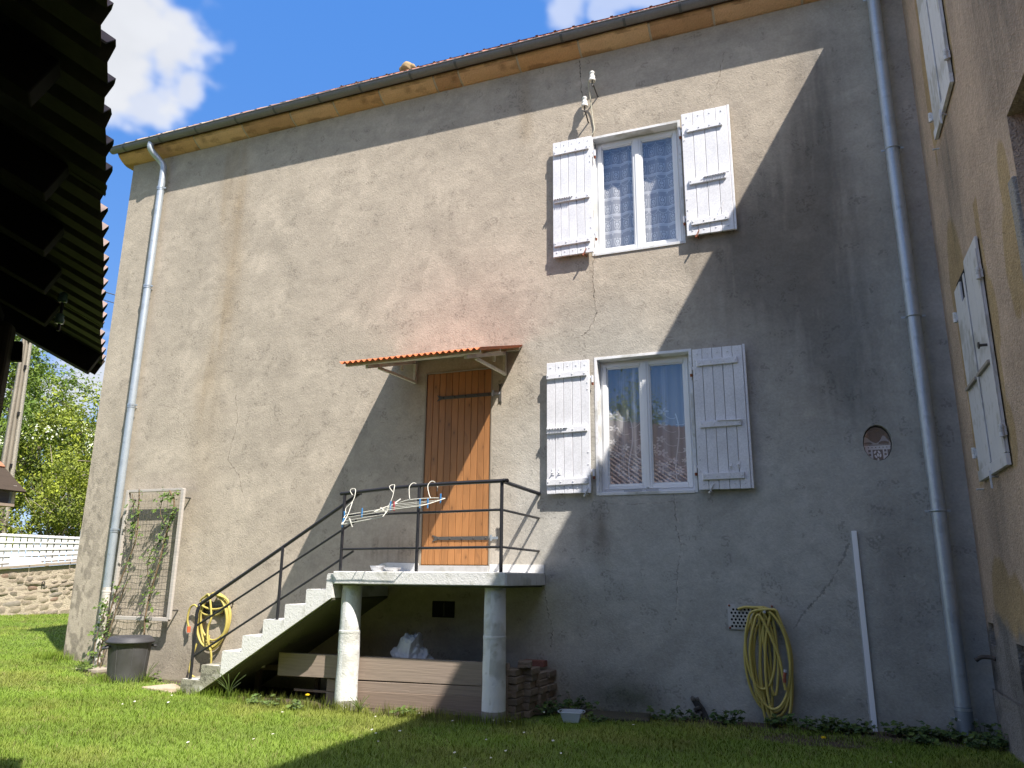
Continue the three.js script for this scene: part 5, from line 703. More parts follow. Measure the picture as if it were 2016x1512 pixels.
// ---------------------------------------------------------------- open shed with corrugated roof, close on the left and behind the camera
{
  const t = thing('shed', 'dark open shed with red corrugated roof overhanging at the left edge', 'shed', [-3.4895, 0, 4.4355]); t.rotation.y = -0.7174;
  const K = 0.48, EY = 2.285, DR = 5.7, LEN = 14.4, ry = (g) => EY + K * (g <= DR ? g : 2 * DR - g), R = rng(71);
  const ribs = [[0, 0], [0.078, 0], [0.100, 0.034], [0.126, 0.034], [0.15, 0.0]];
  const sheetGeo = (b0, n, g0, g1, off, jit) => { const pr = []; for (let i = 0; i < n; i++) for (const [x, y] of ribs) pr.push([b0 + i * 0.15 + x, y]); const p = [], uv = [], ix = [], m = pr.length, rows = 5; for (let r = 0; r < rows; r++) pr.forEach(([x, y], i) => { const g = lerp(g0, g1, r / (rows - 1)) + (r === 0 ? jit(i) - y * 0.10 : 0); p.push(x, ry(g) + y * 0.9 + off + (r === 0 ? (vnoise(x * 2.5, 4) - 0.5) * 0.012 : 0), g - y * 0.30); uv.push(x, g); }); for (let r = 0; r + 1 < rows; r++) for (let i = 0; i + 1 < m; i++) { const a = r * m + i, b = a + 1, c = a + m, d = c + 1; off >= 0 ? ix.push(a, c, b, b, c, d) : ix.push(a, b, c, b, d, c); } const q = new THREE.BufferGeometry(); q.setAttribute('position', new THREE.Float32BufferAttribute(p, 3)); q.setAttribute('uv', new THREE.Float32BufferAttribute(uv, 2)); q.setIndex(ix); const fl = q.toNonIndexed(); fl.computeVertexNormals(); return fl; };
  const cap = [[0.31, 0.235, 0.22], [0.34, 0.25, 0.235], [0.29, 0.22, 0.205]].map((c) => S(c, { roughness: 0.75, map: T.mottle }));
  for (let s = 0; s < 20; s++) { const j = (R() - 0.5) * 0.018, sd = R() * 9, jit = (i) => j + (vnoise(i * 0.21 + sd, sd) - 0.5) * 0.014, b0 = -0.045 + s * 0.725; const m = obj('roof_sheet', sheetGeo(b0, 5, 0, DR, (s % 2) * 0.004, jit), cap[s % 3], t); obj('underside', sheetGeo(b0, 5, 0.001, DR, -0.003 + (s % 2) * 0.002, jit), M.sheetUnder, m); }
  obj('rear_slope', sheetGeo(-0.045, 96, DR, 2 * DR, 0.004, () => 0), cap[0], t);
  for (let i = 0; i < 27; i++) { const b = 0.16 + i * 0.50 + (R() - 0.5) * 0.04, g0 = i === 0 ? 0.03 : 0.08 + R() * 0.16, w = 0.06; const a = [b, ry(g0) - 0.064, g0], c = [b, ry(5.6) - 0.064, 5.6]; obj('rafter', beam(a, c, w + R() * 0.015, 0.11, R() * 3), M.shadeTimber, t); }
  obj('verge_board', beam([-0.033, ry(0.01) - 0.024, 0.01], [-0.033, ry(5.68) - 0.024, 5.68], 0.018, 0.09), M.darkTimber, t);
  for (const g of [0.48, 2.4]) obj('wall_plate', beam([0.3, ry(g) - 0.17, g], [13.6, ry(g) - 0.17, g], 0.10, 0.10), M.shadeTimber, t);
  obj('post', tri(wobble(bx(0.13, 2.5, 0.13, 0.345, 1.1, 0.45, 0.018), 0.04, 6, 3), 0, 0, true), M.darkTimber, t);
  for (let i = 0; i < 48; i++) obj('wall_plank', tri(b2(0.42 + i * 0.28, 0.42 + i * 0.28 + 0.272, -0.1, 2.3, 0.47, 0.495, 0.004), i, 0, true), M.darkTimber, t);  // unseen plank wall, added to keep the shed dark inside
  obj('end_wall', [b2(0.38, 0.41, -0.1, 2.4, 0.52, 10.8, 0), b2(0.41, 13.6, -0.1, 2.4, 10.8, 10.84, 0), b2(13.6, 13.64, -0.1, 2.4, 0.52, 10.8, 0)], M.shadeTimber, t);  // unseen end and back walls, added to close off the dark interior
  obj('block', bx(0.03, 0.10, 0.045, 0.30, 2.22, 0.356, 0.005, [0.1, 0, 0.1]), M.shadeTimber, t);
  const ib = new THREE.Group(); ib.name = 'insulator_bracket'; ib.userData.label = 'iron bar with two green glass insulators under the roof'; t.add(ib);
  obj('bar', rod([0.955, 2.325, 0.15], [0.94, 2.175, 0.15], 0.006, 6), M.iron, ib);
  const gl = P({ color: 0xffffff, roughness: 0.1, transmission: 0.0 }); gl.color.setRGB(0.16, 0.27, 0.24);
  for (const y of [2.20, 2.293]) obj('glass_insulator', new THREE.LatheGeometry([[0, 0], [0.017, 0], [0.019, 0.016], [0.015, 0.026], [0.018, 0.032], [0.010, 0.042], [0, 0.046]].map(([a, b]) => new THREE.Vector2(a, b)), 14).translate(0.968, y, 0.15), gl, ib);
}
// little roofed bird table, mostly outside the left edge
{
  const t = thing('bird_table', 'small grey wooden bird house with a sloping roof at the left edge', 'bird house', [-7.975, 0.07, 2.0]);
  obj('post', beam([0, 0.05, 0], [0, 1.72, 0], 0.09, 0.09), M.greyTimber[0], t); obj('back_panel', tri(b2(-0.33, 0.325, 1.80, 2.0, -0.15, -0.135, 0.002)), M.greyTimber[1], t); obj('floor', tri(b2(-0.36, 0.38, 1.765, 1.795, -0.16, 0.16, 0.003)), M.greyTimber[0], t);
  for (const x of [-0.355, 0.355]) obj('side_post', tri(b2(x - 0.02, x + 0.02, 1.796, 1.98, 0.10, 0.14, 0.003)), M.trellisWood, t); for (const x of [-0.355, 0.355]) obj('side_post', tri(b2(x - 0.02, x + 0.02, 1.796, 1.98, -0.16, -0.12, 0.003)), M.trellisWood, t);
  for (const s of [-1, 1]) { obj('roof_board', beam([0, 2.225, 0], [s * 0.45, 1.915, 0], 0.42, 0.018), M.darkTimber, t); obj('ridge_tile', beam([0, 2.247, 0], [s * 0.085, 2.19, 0], 0.40, 0.016), S([0.46, 0.20, 0.11], { map: T.mottle }), t); }
  obj('gable_board', plate(new THREE.Shape([[-0.33, 1.99], [0.325, 1.99], [0.0, 2.205]].map(([a, b]) => new THREE.Vector2(a, b))), 0.014, 0.13), M.greyTimber[1], t);
}

// ---------------------------------------------------------------- far left: stone wall, white fence, pole, cables
{
  const t = thing('stone_wall', 'low rubble stone wall with flat coping across the lawn', 'wall', [-16.97, 0, -5.0]); t.rotation.y = 0.981;
  const base = (x) => 0.17 + 0.085 * x, top = (x) => 1.245 + 0.10 * x, R = rng(91), x0 = -1.2, x1 = 3.2;
  const mats = [[0.60, 0.50, 0.38], [0.56, 0.47, 0.37], [0.64, 0.54, 0.40], [0.50, 0.44, 0.36], [0.52, 0.36, 0.27], [0.62, 0.55, 0.46]].map((c) => S(c, { map: T.mottle, bumpMap: T.plasterBump, bumpScale: 0.02 }));
  const proto = []; for (let k = 0; k < 7; k++) { const g = new THREE.BoxGeometry(1, 1, 1, 3, 2, 1), p = g.attributes.position; for (let i = 0; i < p.count; i++) { const x = p.getX(i), y = p.getY(i), z = p.getZ(i), cn = Math.abs(x) > 0.4 && Math.abs(y) > 0.4; if (cn) { p.setX(i, x * 0.84); p.setY(i, y * 0.84); } if (z > 0) p.setZ(i, z + (vnoise(x * 3 + k * 5, y * 3 + k) - 0.5) * 0.4 - (Math.abs(x) > 0.4 || Math.abs(y) > 0.4 ? 0.25 : 0)); } g.computeVertexNormals(); wobble(g, 0.18, 2.3, k * 3); proto.push(tri(g)); }
  let n = 0; for (let y = 0; y < 1.14;) { const h = 0.075 + R() * 0.085; for (let x = x0 - R() * 0.2; x < x1;) { const w = 0.13 + R() * R() * 0.34, yy = base(x) - 0.03 + (y + h / 2) * (top(x) - base(x)) / 1.10; if (yy + h / 2 < top(x) + 0.02) { const m = obj('stone', proto[n % 7], mats[Math.floor(R() * R() * 6)], t); m.position.set(x + w / 2, yy + (R() - 0.5) * 0.02, 0.0 + R() * 0.03); m.scale.set(w * 1.0, h * 1.02, 0.16); m.rotation.z = (R() - 0.5) * 0.14 + 0.09; n++; } x += w + 0.008; } y += h + 0.006; }
  const bk = new THREE.Shape([[x0, base(x0) - 0.3], [x1, base(x1) - 0.3], [x1, top(x1)], [x0, top(x0)]].map(([a, b]) => new THREE.Vector2(a, b))); obj('mortar', tri(plate(bk, 0.4, 0.058)), S([0.55, 0.47, 0.36], { map: T.mottle, bumpMap: T.plasterBump, bumpScale: 0.02 }), t);
  for (let x = x0; x < x1; x += 0.8) obj('coping_slab', beam([x, top(x) + 0.035, -0.11], [x + 0.79, top(x + 0.79) + 0.035, -0.11], 0.50, 0.055, x), S([0.36, 0.30, 0.24], { map: T.mottle }), t);
  { const h = new THREE.Group(); h.name = 'wall_ring'; t.add(h); obj('ring', tube([[0.70, base(0.7) + 0.64, 0.10], [0.69, base(0.7) + 0.72, 0.13], [0.715, base(0.7) + 0.75, 0.13], [0.74, base(0.7) + 0.73, 0.13], [0.745, base(0.7) + 0.66, 0.11]], 0.010, 16, 6), M.iron, h); }
  const f = thing('picket_fence', 'white wooden fence of upright boards on top of the stone wall', 'fence', [-16.97, 0, -5.0]); f.rotation.y = 0.981;
  const wp = S([0.80, 0.80, 0.79], { roughness: 0.55, map: T.mottle }), fy = (x) => top(x) + 0.064, H = (x) => 2.015 - 0.015 * x - fy(x);
  for (let x = x0; x < 1.30; x += 0.136) { const h = H(x); obj('picket', tri(bx(0.112, h, 0.02, x + 0.056, fy(x) + h / 2 + 0.01, -0.12, 0.004), x * 3), wp, f); }
  for (const k of [0.10, 0.30, 0.50, 0.72]) obj('rail', beam([x0, fy(x0) + 0.02 + H(x0) * k, -0.098], [1.33, fy(1.33) + 0.02 + H(1.33) * k, -0.098], 0.022, k > 0.7 ? 0.03 : 0.05), wp, f);
  obj('top_rail', beam([x0, fy(x0) + H(x0) - 0.02, -0.098], [1.33, fy(1.33) + H(1.33) - 0.02, -0.098], 0.022, 0.05), wp, f);
  obj('panel', tri(b2(0.0, 0.62, fy(0) + 0.02, fy(0) + 0.205, -0.086, -0.07, 0.004)), wp, f); obj('panel', tri(b2(0.0, 0.62, fy(0) + 0.012, fy(0) + 0.11, -0.069, -0.062, 0.002)), wp, f);
  obj('post', tri(bx(0.085, 0.74, 0.085, 1.375, fy(1.37) + 0.37, -0.11, 0.006)), wp, f);
  for (let x = 1.44; x < 2.6; x += 0.15) obj('picket', tri(bx(0.13, 0.78, 0.02, x + 0.065, fy(x) + 0.40, -0.12, 0.004)), wp, f);
  for (const y of [0.22, 0.44, 0.56, 0.74]) obj('rail', beam([1.42, fy(1.42) + y, -0.098], [2.6, fy(2.6) + y, -0.098], 0.022, y === 0.22 ? 0.24 : 0.05), wp, f);
}
{
  const t = thing('utility_pole', 'weathered tapering concrete utility pole rising behind the bushes', 'utility pole'), b = V(-19.62, 0, -6.5), tp = V(-19.84, 9.2, -6.5);
  const bar = (dx, dz, w, d, name, m) => { const g = new THREE.CylinderGeometry(0.45, 1, 1, 4, 12).rotateY(Math.PI / 4); const p = g.attributes.position; for (let i = 0; i < p.count; i++) { const k = p.getY(i) + 0.5, s = lerp(1, 0.42, k); p.setXYZ(i, b.x + (tp.x - b.x) * k + (dx + Math.sign(p.getX(i)) * w) * s * 0.8, b.y + (tp.y - b.y) * k, b.z + (dz + Math.sign(p.getZ(i)) * d) * s * 0.8); } g.computeVertexNormals(); obj(name, tri(g.toNonIndexed()), m, t); };
  bar(-0.17, 0.10, 0.075, 0.075, 'flange', M.concretePole); bar(0.05, -0.20, 0.085, 0.085, 'flange', S([0.56, 0.50, 0.41], { map: T.mottle, bumpMap: T.plasterBump, bumpScale: 0.01 })); bar(-0.09, -0.08, 0.10, 0.10, 'web', S([0.40, 0.35, 0.28], { map: T.mottle }));
  obj('hole', [3.9, 6.6, 7.4, 5.3].map((y) => { const k = y / 9.2, s = lerp(1, 0.42, k); return bx(0.05, 0.10, 0.05, lerp(b.x, tp.x, k) + 0.09 * s, y, b.z - 0.10 * s + 0.03, 0); }), M.dark, t);
  tag(obj('overhead_cable', tube([[-19.84, 9.5, -7], [-18.74, 9.13, -8], [-14, 8.0, -12.5], [-8, 7.6, -20]], 0.014, 30, 5), M.iron), 'upper overhead cable crossing the gap between shed and house', 'cable');
  tag(obj('overhead_cable', tube([[-19.84, 9.22, -7], [-18.70, 8.87, -8], [-14, 7.7, -12.5], [-8, 7.3, -20]], 0.012, 30, 5), M.iron), 'lower overhead cable crossing the gap between shed and house', 'cable');
}

// ---------------------------------------------------------------- trees and bushes
function tree(name, label, cat, o) {
  const R = rng(o.seed), t = thing(name, label, cat), wood = [], L = new Leaves(), F = new Leaves(), base = V(o.x, o.y0 ?? gy(o.x, o.z), o.z), c = V(o.x, o.cy, o.z), clumps = [];
  for (let i = 0; i < o.clumps; i++) { const d = rv(R), q = Math.pow(R(), 0.45); const p = V(c.x + d.x * o.r * q, c.y + d.y * o.ry * q, c.z + d.z * (o.rz || o.r) * q); const w = 0.75 + 0.6 * fbm(p.x * 0.5 + o.seed, p.y * 0.5 + p.z * 0.3, 2); p.y += (vnoise(p.x * 1.3 + 9, p.z * 1.3 + o.seed) - 0.5) * o.ry * 0.6; clumps.push([p, w]); }
  const crot = base.clone().lerp(c, 0.45); wood.push(rod(base.toArray(), crot.toArray(), o.tr, 7, o.tr * 0.7));
  for (let i = 0; i < clumps.length; i += o.limbEvery || 3) { const p = clumps[i][0], m = crot.clone().lerp(p, 0.5).add(V((R() - 0.5) * 0.5, R() * 0.4, (R() - 0.5) * 0.5)); wood.push(rod(crot.toArray(), m.toArray(), o.tr * 0.42, 5, o.tr * 0.25), rod(m.toArray(), p.toArray(), o.tr * 0.25, 4, 0.008)); }
  clumps.forEach(([p, w], ci) => {
    const cr = o.cr * (0.6 + R() * 0.7), tone = R(), blossom = o.blossom && R() < o.blossom(p);
    for (let i = 0; i < o.leaves; i++) { const d = rv(R), q = Math.pow(R(), 0.6), v = p.clone().addScaledVector(d, cr * q); v.y -= 0.15 * cr * R(); const k = w * (0.75 + R() * 0.5), y = clamp(tone * 0.6 + R() * 0.5); const n = d.clone().add(V(0, 0.5, 0)).add(rv(R).multiplyScalar(0.8)).normalize(); const A = o.ca, B = o.cb; L.add(v, n, o.ls * (0.6 + R() * 0.8), R, [lerp(A[0], B[0], y) * k, lerp(A[1], B[1], y) * k, lerp(A[2], B[2], y) * k], 0.5); }
    if (blossom) for (let i = 0; i < o.leaves * 0.45; i++) { const d = rv(R); d.y = Math.abs(d.y); d.normalize(); const v = p.clone().addScaledVector(d, cr * (0.85 + R() * 0.25)); F.add(v, d, o.ls * (0.4 + R() * 0.4), R, [0.68, 0.70, 0.58], 0.8); }
  });
  if (o.twigs) for (let i = 0; i < o.twigs; i++) { const p = clumps[Math.floor(R() * clumps.length)][0], d = rv(R); d.y = Math.abs(d.y) * 0.8; wood.push(rod(p.toArray(), p.clone().addScaledVector(d, 0.5 + R() * 0.5).toArray(), 0.014, 4, 0.005)); }
  obj('trunk', wood, o.bark || S([0.15, 0.12, 0.09], { roughness: 1 }), t); L.build('foliage', t); if (F.p.length) F.build('blossom', t, S([1, 1, 1], { vertexColors: true, side: THREE.DoubleSide, roughness: 0.9 })); return t;
}
const GA = [0.085, 0.155, 0.020], GB = [0.22, 0.31, 0.032], GY = [0.33, 0.375, 0.030];
tree('tree', 'tall airy green tree showing sky through its top, left of the shed verge', 'tree', { x: -26.2, z: -11, cy: 6.9, r: 2.3, ry: 2.7, clumps: 105, leaves: 120, cr: 0.60, ls: 0.068, tr: 0.16, ca: GA, cb: GB, seed: 101, limbEvery: 2, twigs: 30 });
tree('hawthorn', 'hawthorn with white blossom behind the utility pole', 'tree', { x: -24.2, z: -9.2, cy: 4.7, r: 2.3, ry: 2.3, clumps: 105, leaves: 130, cr: 0.6, ls: 0.062, tr: 0.13, ca: GA, cb: GB, seed: 102, blossom: (p) => smooth(4.2, 5.0, p.y) * smooth(6.2, 5.2, p.y) * 0.5, twigs: 12 });
tree('hawthorn', 'hawthorn with white blossom right beside the house corner', 'tree', { x: -21.9, z: -11, cy: 5.0, r: 2.2, ry: 2.2, clumps: 115, leaves: 130, cr: 0.60, ls: 0.062, tr: 0.14, ca: GA, cb: GY, seed: 103, blossom: (p) => smooth(4.0, 4.8, p.y) * smooth(6.4, 5.2, p.y) * 0.42, twigs: 16 });
tree('tree', 'leafy tree far left behind the hawthorns, partly hidden by the shed post', 'tree', { x: -28.5, z: -10, cy: 6.2, r: 2.8, ry: 3.2, clumps: 110, leaves: 110, cr: 0.75, ls: 0.075, tr: 0.18, ca: GA, cb: GB, seed: 111, twigs: 20 });
tree('bush', 'yellow-green bush with bare twigs just behind the white fence', 'bush', { x: -19.1, z: -7.6, cy: 2.9, r: 1.25, ry: 1.25, clumps: 60, leaves: 120, cr: 0.45, ls: 0.05, tr: 0.06, ca: [0.075, 0.115, 0.018], cb: GY, seed: 104, twigs: 46, bark: S([0.26, 0.22, 0.17]) });
tree('bush', 'broad yellow-green bush below the utility pole', 'bush', { x: -20.5, z: -6.2, cy: 3.0, r: 1.2, ry: 1.4, clumps: 60, leaves: 120, cr: 0.45, ls: 0.05, tr: 0.06, ca: [0.07, 0.115, 0.018], cb: GY, seed: 105, twigs: 26, bark: S([0.24, 0.21, 0.16]) });
tree('bush', 'low green bush behind the fence under the bird house', 'bush', { x: -19.0, z: -5.2, cy: 2.2, r: 1.0, ry: 0.75, clumps: 34, leaves: 110, cr: 0.36, ls: 0.042, tr: 0.05, ca: [0.05, 0.11, 0.025], cb: [0.10, 0.19, 0.035], seed: 106 });
tree('bush', 'dark green bush in the gap between the hawthorns and the house', 'bush', { x: -20.2, z: -9.6, cy: 3.6, r: 1.5, ry: 1.7, clumps: 75, leaves: 120, cr: 0.5, ls: 0.055, tr: 0.07, ca: GA, cb: GY, seed: 107, blossom: (p) => smooth(3.9, 4.6, p.y) * 0.4, twigs: 20 });
tree('bush', 'deep green bush filling the lower left behind the pole', 'bush', { x: -22.6, z: -7.0, cy: 3.4, r: 1.6, ry: 2.0, clumps: 56, leaves: 110, cr: 0.5, ls: 0.05, tr: 0.07, ca: [0.05, 0.095, 0.016], cb: GB, seed: 108 });
tree('tree', 'rounded tree beyond the shed roof mirrored in the lower window', 'tree', { x: -8.2, z: 23, cy: 7.0, r: 3.0, ry: 2.9, clumps: 64, leaves: 90, cr: 0.75, ls: 0.075, tr: 0.2, ca: GA, cb: GB, seed: 109 });
tree('tree', 'second tree beyond the shed roof mirrored at the window edge', 'tree', { x: -13.5, z: 24, cy: 5.5, r: 3.2, ry: 3.0, clumps: 56, leaves: 80, cr: 0.85, ls: 0.08, tr: 0.2, ca: GA, cb: GB, seed: 110 });

// ---------------------------------------------------------------- lawn blades, daisies, weeds, dandelions
{
  const mk = (seed, n, rad, h, wd) => { const R = rng(seed), p = [], nn = [], ix = []; for (let i = 0; i < n; i++) { const a = R() * 6.283, q = Math.sqrt(R()) * rad, x = Math.cos(a) * q, z = Math.sin(a) * q, f = R() * 6.283, hh = h * (0.55 + 0.6 * R()), ln = hh * (0.25 + R() * 0.7), w = wd * (0.7 + 0.6 * R()), cx = Math.cos(f), cz = Math.sin(f), k = p.length / 3; const pt = (t, s) => { p.push(x + cx * ln * t * t - cz * s * w, hh * t * (1 - 0.18 * t), z + cz * ln * t * t + cx * s * w); nn.push(cx * 0.35, 0.9, cz * 0.35); }; pt(0, -1); pt(0, 1); pt(0.55, -0.8); pt(0.55, 0.8); pt(1, 0); ix.push(k, k + 1, k + 2, k + 1, k + 3, k + 2, k + 2, k + 3, k + 4); }
    const g = new THREE.BufferGeometry(); g.setAttribute('position', new THREE.Float32BufferAttribute(p, 3)); g.setAttribute('normal', new THREE.Float32BufferAttribute(nn, 3)); g.setIndex(ix); return g; };
  const R = rng(7), lists = [[], [], []], m4 = new THREE.Matrix4(), q = new THREE.Quaternion(), sc = V(1, 1, 1), pp = V(0, 0, 0), col = new THREE.Color(), pr = V(0, 0, 0);
  const inside = (x, y, z) => { pr.set(x, y, z).project(camera); return pr.z < 1 && pr.x > -1.25 && pr.x < 1.2 && pr.y > -1.45 && pr.y < 0.4; };
  const bare = (x, z) => { let b = 0; if (x > -2.45 && x < 1.2) b = Math.max(b, smooth(0.42, 0.12, z + 0.25 * (vnoise(x * 3, z * 3) - 0.5))); if (x > -5.75 && x < -2.35) b = Math.max(b, smooth(1.02, 0.86, z + 0.14 * (vnoise(x * 5, z * 5) - 0.5))); if (x > -8.2 && x <= -5.75) b = Math.max(b, smooth(0.62, 0.36, z + 0.4 * (vnoise(x * 3, z * 3) - 0.5))); b = Math.max(b, 0.85 * smooth(1.1, 0.6, Math.hypot((x + 0.25) / 0.5, (z - 0.55) / 0.3) + 0.5 * (vnoise(x * 6, z * 6) - 0.5))); return b; };
  const step = 0.12; for (let x = -19; x < 1.2; x += step) for (let z = -8; z < 5.2; z += step) {
    if (x > -8.86 && z < 0.03) continue; const y0 = gy(x, z); if (!inside(x, y0, z)) continue; const d = Math.hypot(x, z - 7.3); let ex = 2300 * Math.pow(4 / d, 1.25) * step * step; if (d > 13) ex *= 0.55; ex *= 1 - 0.96 * bare(x, z); let n = Math.floor(ex + R());
    for (let k = 0; k < n; k++) { const gx = x + R() * step, gz = z + R() * step; if (gx > -8.86 && gz < 0.02) continue; if (Math.hypot(gx + 7.10, gz - 0.62) < 0.19 || Math.hypot(gx + 4.15, gz - 0.862) < 0.1 || Math.hypot(gx + 2.678, gz - 0.862) < 0.1) continue; if (gx < -5.96 && gx > -6.48 && gz > 0.68 && gz < 1.02 && R() < 0.9) continue;
      const edge = Math.max(gx > -6.0 && gx < -2.3 ? smooth(0.16, 0.0, Math.abs(gz - 1.0)) * 0.9 : 0, smooth(0.34, 0.2, Math.hypot(gx + 7.10, gz - 0.62)), gx < -8.6 && gx > -9.05 && gz < 0.3 ? 0.8 : 0, gx > -2.4 ? smooth(0.35, 0.2, gz) * 0.5 : 0) * (0.4 + R() * 0.9);
      const patch = fbm(gx * 0.9 + 30, gz * 0.9 + 30, 3), pf = vnoise(gx * 4 + 3, gz * 4), band = 0.5 + 0.5 * Math.sin((gx * 0.55 + gz * 0.84) * 5.2 + patch * 3); const dry = smooth(0.54, 0.8, patch * 0.75 + pf * 0.3) * 0.75, w = (0.78 + R() * 0.45) * (0.88 + 0.20 * band);
      const sh = smooth(-3.0, -0.5, gx) * 0.5; col.setRGB(lerp(0.275, 0.38, dry) * w * (1 - 0.2 * sh), lerp(0.405, 0.415, dry) * w * (1 - 0.12 * sh), lerp(0.045, 0.085, dry) * w); if (R() < 0.035) col.setRGB(0.40 * w, 0.37 * w, 0.14 * w);  // grass to the right darkened for the shade there, greener for its moss
      const h = (0.72 + 0.5 * R()) * (1 + edge * 1.5) * (0.8 + 0.5 * patch); lists[edge > 0.35 ? 2 : R() < 0.5 ? 0 : 1].push([gx, gz, R() * 6.283, h, d > 9 ? 1.35 : 1, col.getHex(THREE.LinearSRGBColorSpace)]); }
  }
  const geos = [mk(1, 13, 0.045, 0.042, 0.0017), mk(2, 12, 0.05, 0.036, 0.0019), mk(3, 9, 0.035, 0.05, 0.0019)], gm = P({ roughness: 0.7, transmission: 0.3, thickness: 0, side: THREE.DoubleSide, ior: 1.2, specularIntensity: 0.3 });
  const all = new THREE.Group(); all.name = 'grass'; tag(all, 'short mown green lawn grass', 'grass'); all.userData.kind = 'stuff'; scene.add(all);
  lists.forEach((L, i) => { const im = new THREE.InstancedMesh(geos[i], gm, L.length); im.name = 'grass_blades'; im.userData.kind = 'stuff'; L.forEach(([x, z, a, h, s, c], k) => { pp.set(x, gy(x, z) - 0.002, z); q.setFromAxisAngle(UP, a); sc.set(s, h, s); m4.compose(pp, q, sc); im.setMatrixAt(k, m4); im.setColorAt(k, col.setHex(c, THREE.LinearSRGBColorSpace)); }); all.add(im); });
  console.log('grass clumps', lists.map((l) => l.length));
  // daisies
  const dg = []; for (let k = 0; k < 9; k++) { const a = k * 0.698; dg.push(flat(new THREE.PlaneGeometry(0.004, 0.009).rotateX(-Math.PI / 2 + 0.2).translate(0, 0, -0.006).rotateY(a))); } const cg = flat(new THREE.SphereGeometry(0.003, 6, 4).scale(1, 0.5, 1)); const D = [];
  for (let k = 0; k < 44; k++) { const x = -6 + R() * 6.6, z = 0.9 + R() * 2.6; if (inside(x, 0, z) && bare(x, z) < 0.2 && vnoise(x * 1.3 + 4, z * 1.3) > 0.45) D.push([x, z]); } for (const [x, z] of [[-2.35, 0.5], [-2.6, 1.05], [-1.5, 0.75], [-2.9, 1.2], [-2.2, 1.4], [-1.9, 1.6], [-3.2, 1.9], [-2.5, 1.0], [-2.45, 1.06]]) D.push([x, z]);
  const da = new THREE.Group(); da.name = 'daisies'; tag(da, 'small white daisies scattered over the lawn', 'daisies'); da.userData.kind = 'stuff'; scene.add(da);
  const mkI = (g, m, n) => { const im = new THREE.InstancedMesh(g, m, D.length); im.name = n; im.userData.kind = 'stuff'; D.forEach(([x, z], k) => { pp.set(x, gy(x, z) + 0.042 + 0.012 * vnoise(k * 3.3, 1), z); q.setFromEuler(new THREE.Euler(0.25, k, 0.15)); const s = 0.65 + 0.45 * vnoise(k * 1.7, 8); sc.set(s, s, s); im.setMatrixAt(k, m4.compose(pp, q, sc)); }); da.add(im); }; mkI(mergeGeometries(dg), S([0.8, 0.8, 0.78], { side: THREE.DoubleSide }), 'petals'); mkI(cg, S([0.6, 0.42, 0.03]), 'hearts');
}
function weed(x, z, s, n, seed, label, tone = 0) {
  const R = rng(seed), t = thing('weed', label, 'weed'), L = new Leaves(), st = [], y0 = gy(x, z);
  for (let i = 0; i < n; i++) { const a = R() * 6.283, q = s * (0.25 + 0.75 * R()), h = s * (0.15 + 0.75 * R() * R()), tip = V(x + Math.cos(a) * q, y0 + h + 0.01, z + Math.abs(Math.sin(a)) * q * 0.8 * (z < 0.3 ? 1 : Math.sign(Math.sin(a)))); if (i % 2 === 0) st.push(rod([x + Math.cos(a) * q * 0.2, y0, z + 0.01], tip.toArray(), 0.0016, 4)); const w = 0.7 + R() * 0.6, k = R(); for (let j = 0; j < 3; j++) L.add(tip.clone().add(V((R() - 0.5) * 0.04, (R() - 0.5) * 0.02, (R() - 0.5) * 0.04)), V((R() - 0.5) * 1.1, 1, (R() - 0.3) * 1.1).normalize(), 0.014 + 0.017 * R(), R, [lerp(0.05, 0.11, k + tone) * w, lerp(0.11, 0.17, k + tone) * w, 0.028 * w], 0.75); }
  obj('stem', st, S([0.07, 0.11, 0.03]), t); L.build('foliage', t);
}
[[-2.38, 0.34, 0.17, 46, 'leafy weed between the paver stack and the plastic box'], [-2.18, 0.06, 0.20, 40, 'feathery weed against the wall right of the paver stack'], [-1.86, 0.52, 0.10, 18, 'small weed beside the plastic box'], [-1.38, 0.22, 0.13, 26, 'weed at the right end of the mossy board'], [-1.17, 0.14, 0.12, 22, 'weed in front of the broken hole in the wall foot'], [-0.82, 0.16, 0.16, 44, 'weed left of the right-hand hose'], [-0.42, 0.12, 0.14, 34, 'weed under the right-hand hose'], [-0.12, 0.18, 0.16, 40, 'weed just right of the right-hand hose'], [0.06, 0.16, 0.15, 36, 'weed midway between the hose and the cable cover'], [0.20, 0.12, 0.12, 28, 'weed left of the foot of the cable cover'], [0.52, 0.14, 0.17, 46, 'weed right of the foot of the cable cover'], [0.76, 0.16, 0.18, 52, 'weed left of the thick downpipe foot'], [1.06, 0.14, 0.20, 54, 'weed in the corner right of the thick downpipe'], [1.05, 0.42, 0.16, 42, 'weed in front of the corner at the neighbouring wall'], [0.62, 0.42, 0.12, 26, 'low weed on the shaded lawn near the thick downpipe']].forEach(([x, z, s, n, l], i) => weed(x, z, s, n, 300 + i, l));
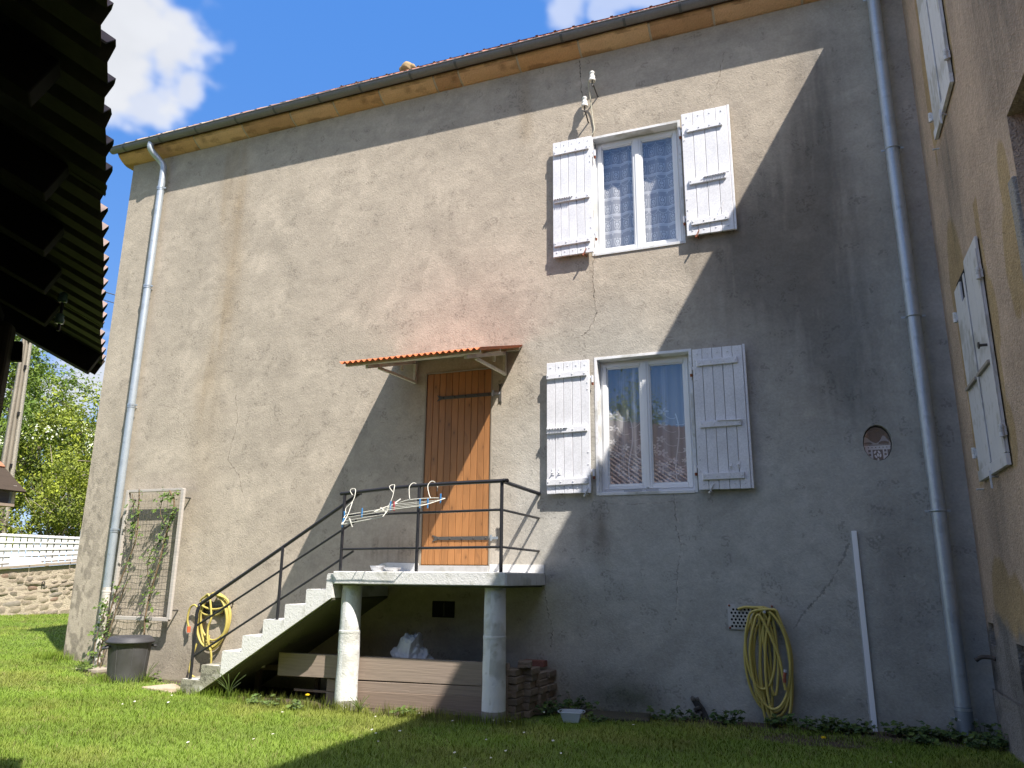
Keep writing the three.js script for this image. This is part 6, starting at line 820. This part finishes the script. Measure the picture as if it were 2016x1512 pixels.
[[-4.78, 1.10, 0.10, 16, 'broad-leaved weed before the dark space under the stairs, left one'], [-4.52, 1.12, 0.10, 18, 'broad-leaved weed under the dandelion by the left column'], [-4.98, 1.10, 0.09, 12, 'small weed at the grass edge below the lower stairs'], [-7.02, 0.28, 0.13, 24, 'weed at the wall foot right of the dustbin'], [-7.98, 0.42, 0.13, 26, 'weed by the foot of the left downpipe'], [-3.45, 0.98, 0.12, 18, 'grassy weed in front of the lowest plank']].forEach(([x, z, s, n, l], i) => weed(x, z, s, n, 340 + i, l, 0.4));
{
  const tuft = (x, z, n, h, seed, label) => { const R = rng(seed), g = [], t = thing('grass_tuft', label, 'grass tuft'); for (let i = 0; i < n; i++) { const a = R() * 6.283, l = h * (0.25 + R() * 0.5), hh = h * (0.6 + R() * 0.5); const y = gy(x, z); g.push(tube([[x, y, z], [x + Math.cos(a) * l * 0.25, y + hh * 0.55, z + Math.sin(a) * l * 0.25], [x + Math.cos(a) * l, y + hh, z + Math.sin(a) * l]], 0.0028, 8, 4)); } obj('blade', g, leafMat(0.11, 0.17, 0.03), t); };
  tuft(-5.33, 1.05, 11, 0.26, 401, 'tall grass tuft in front of the dark space under the stairs'); tuft(-3.9, 1.02, 14, 0.14, 402, 'grass tuft right of the left column foot'); tuft(-6.98, 0.45, 9, 0.22, 403, 'grass tuft between the dustbin and the stair foot'); tuft(-7.9, 0.5, 10, 0.16, 404, 'grass tuft left of the dustbin');
  const dandelion = (x, z, h, label) => { const t = thing('dandelion', label, 'dandelion'), y = gy(x, z); obj('stem', tube([[x + 0.02, y, z], [x + 0.012, y + h * 0.6, z], [x, y + h, z]], 0.003, 10, 5), leafMat(0.16, 0.19, 0.05), t); const L = new Leaves(), R = rng(Math.round(-x * 100) + 900); for (let i = 0; i < 90; i++) { const d = rv(R); d.y = Math.abs(d.y) + 0.2; d.normalize(); L.add(V(x + d.x * 0.019, y + h + d.y * 0.012, z + d.z * 0.019), d, 0.007, R, [0.75, 0.52, 0.01], 0.4); } L.build('flower', t, S([1, 1, 1], { vertexColors: true, side: THREE.DoubleSide })); };
  dandelion(-4.345, 1.18, 0.15, 'yellow dandelion on a tall stem before the left column'); dandelion(-0.075, 0.60, 0.035, 'yellow dandelion low in the shaded grass near the right-hand hose');
}

scene.traverse((o) => { if (o.isMesh) { o.castShadow = true; o.receiveShadow = true; } });
sun.castShadow = true;
renderer.render(scene, camera);
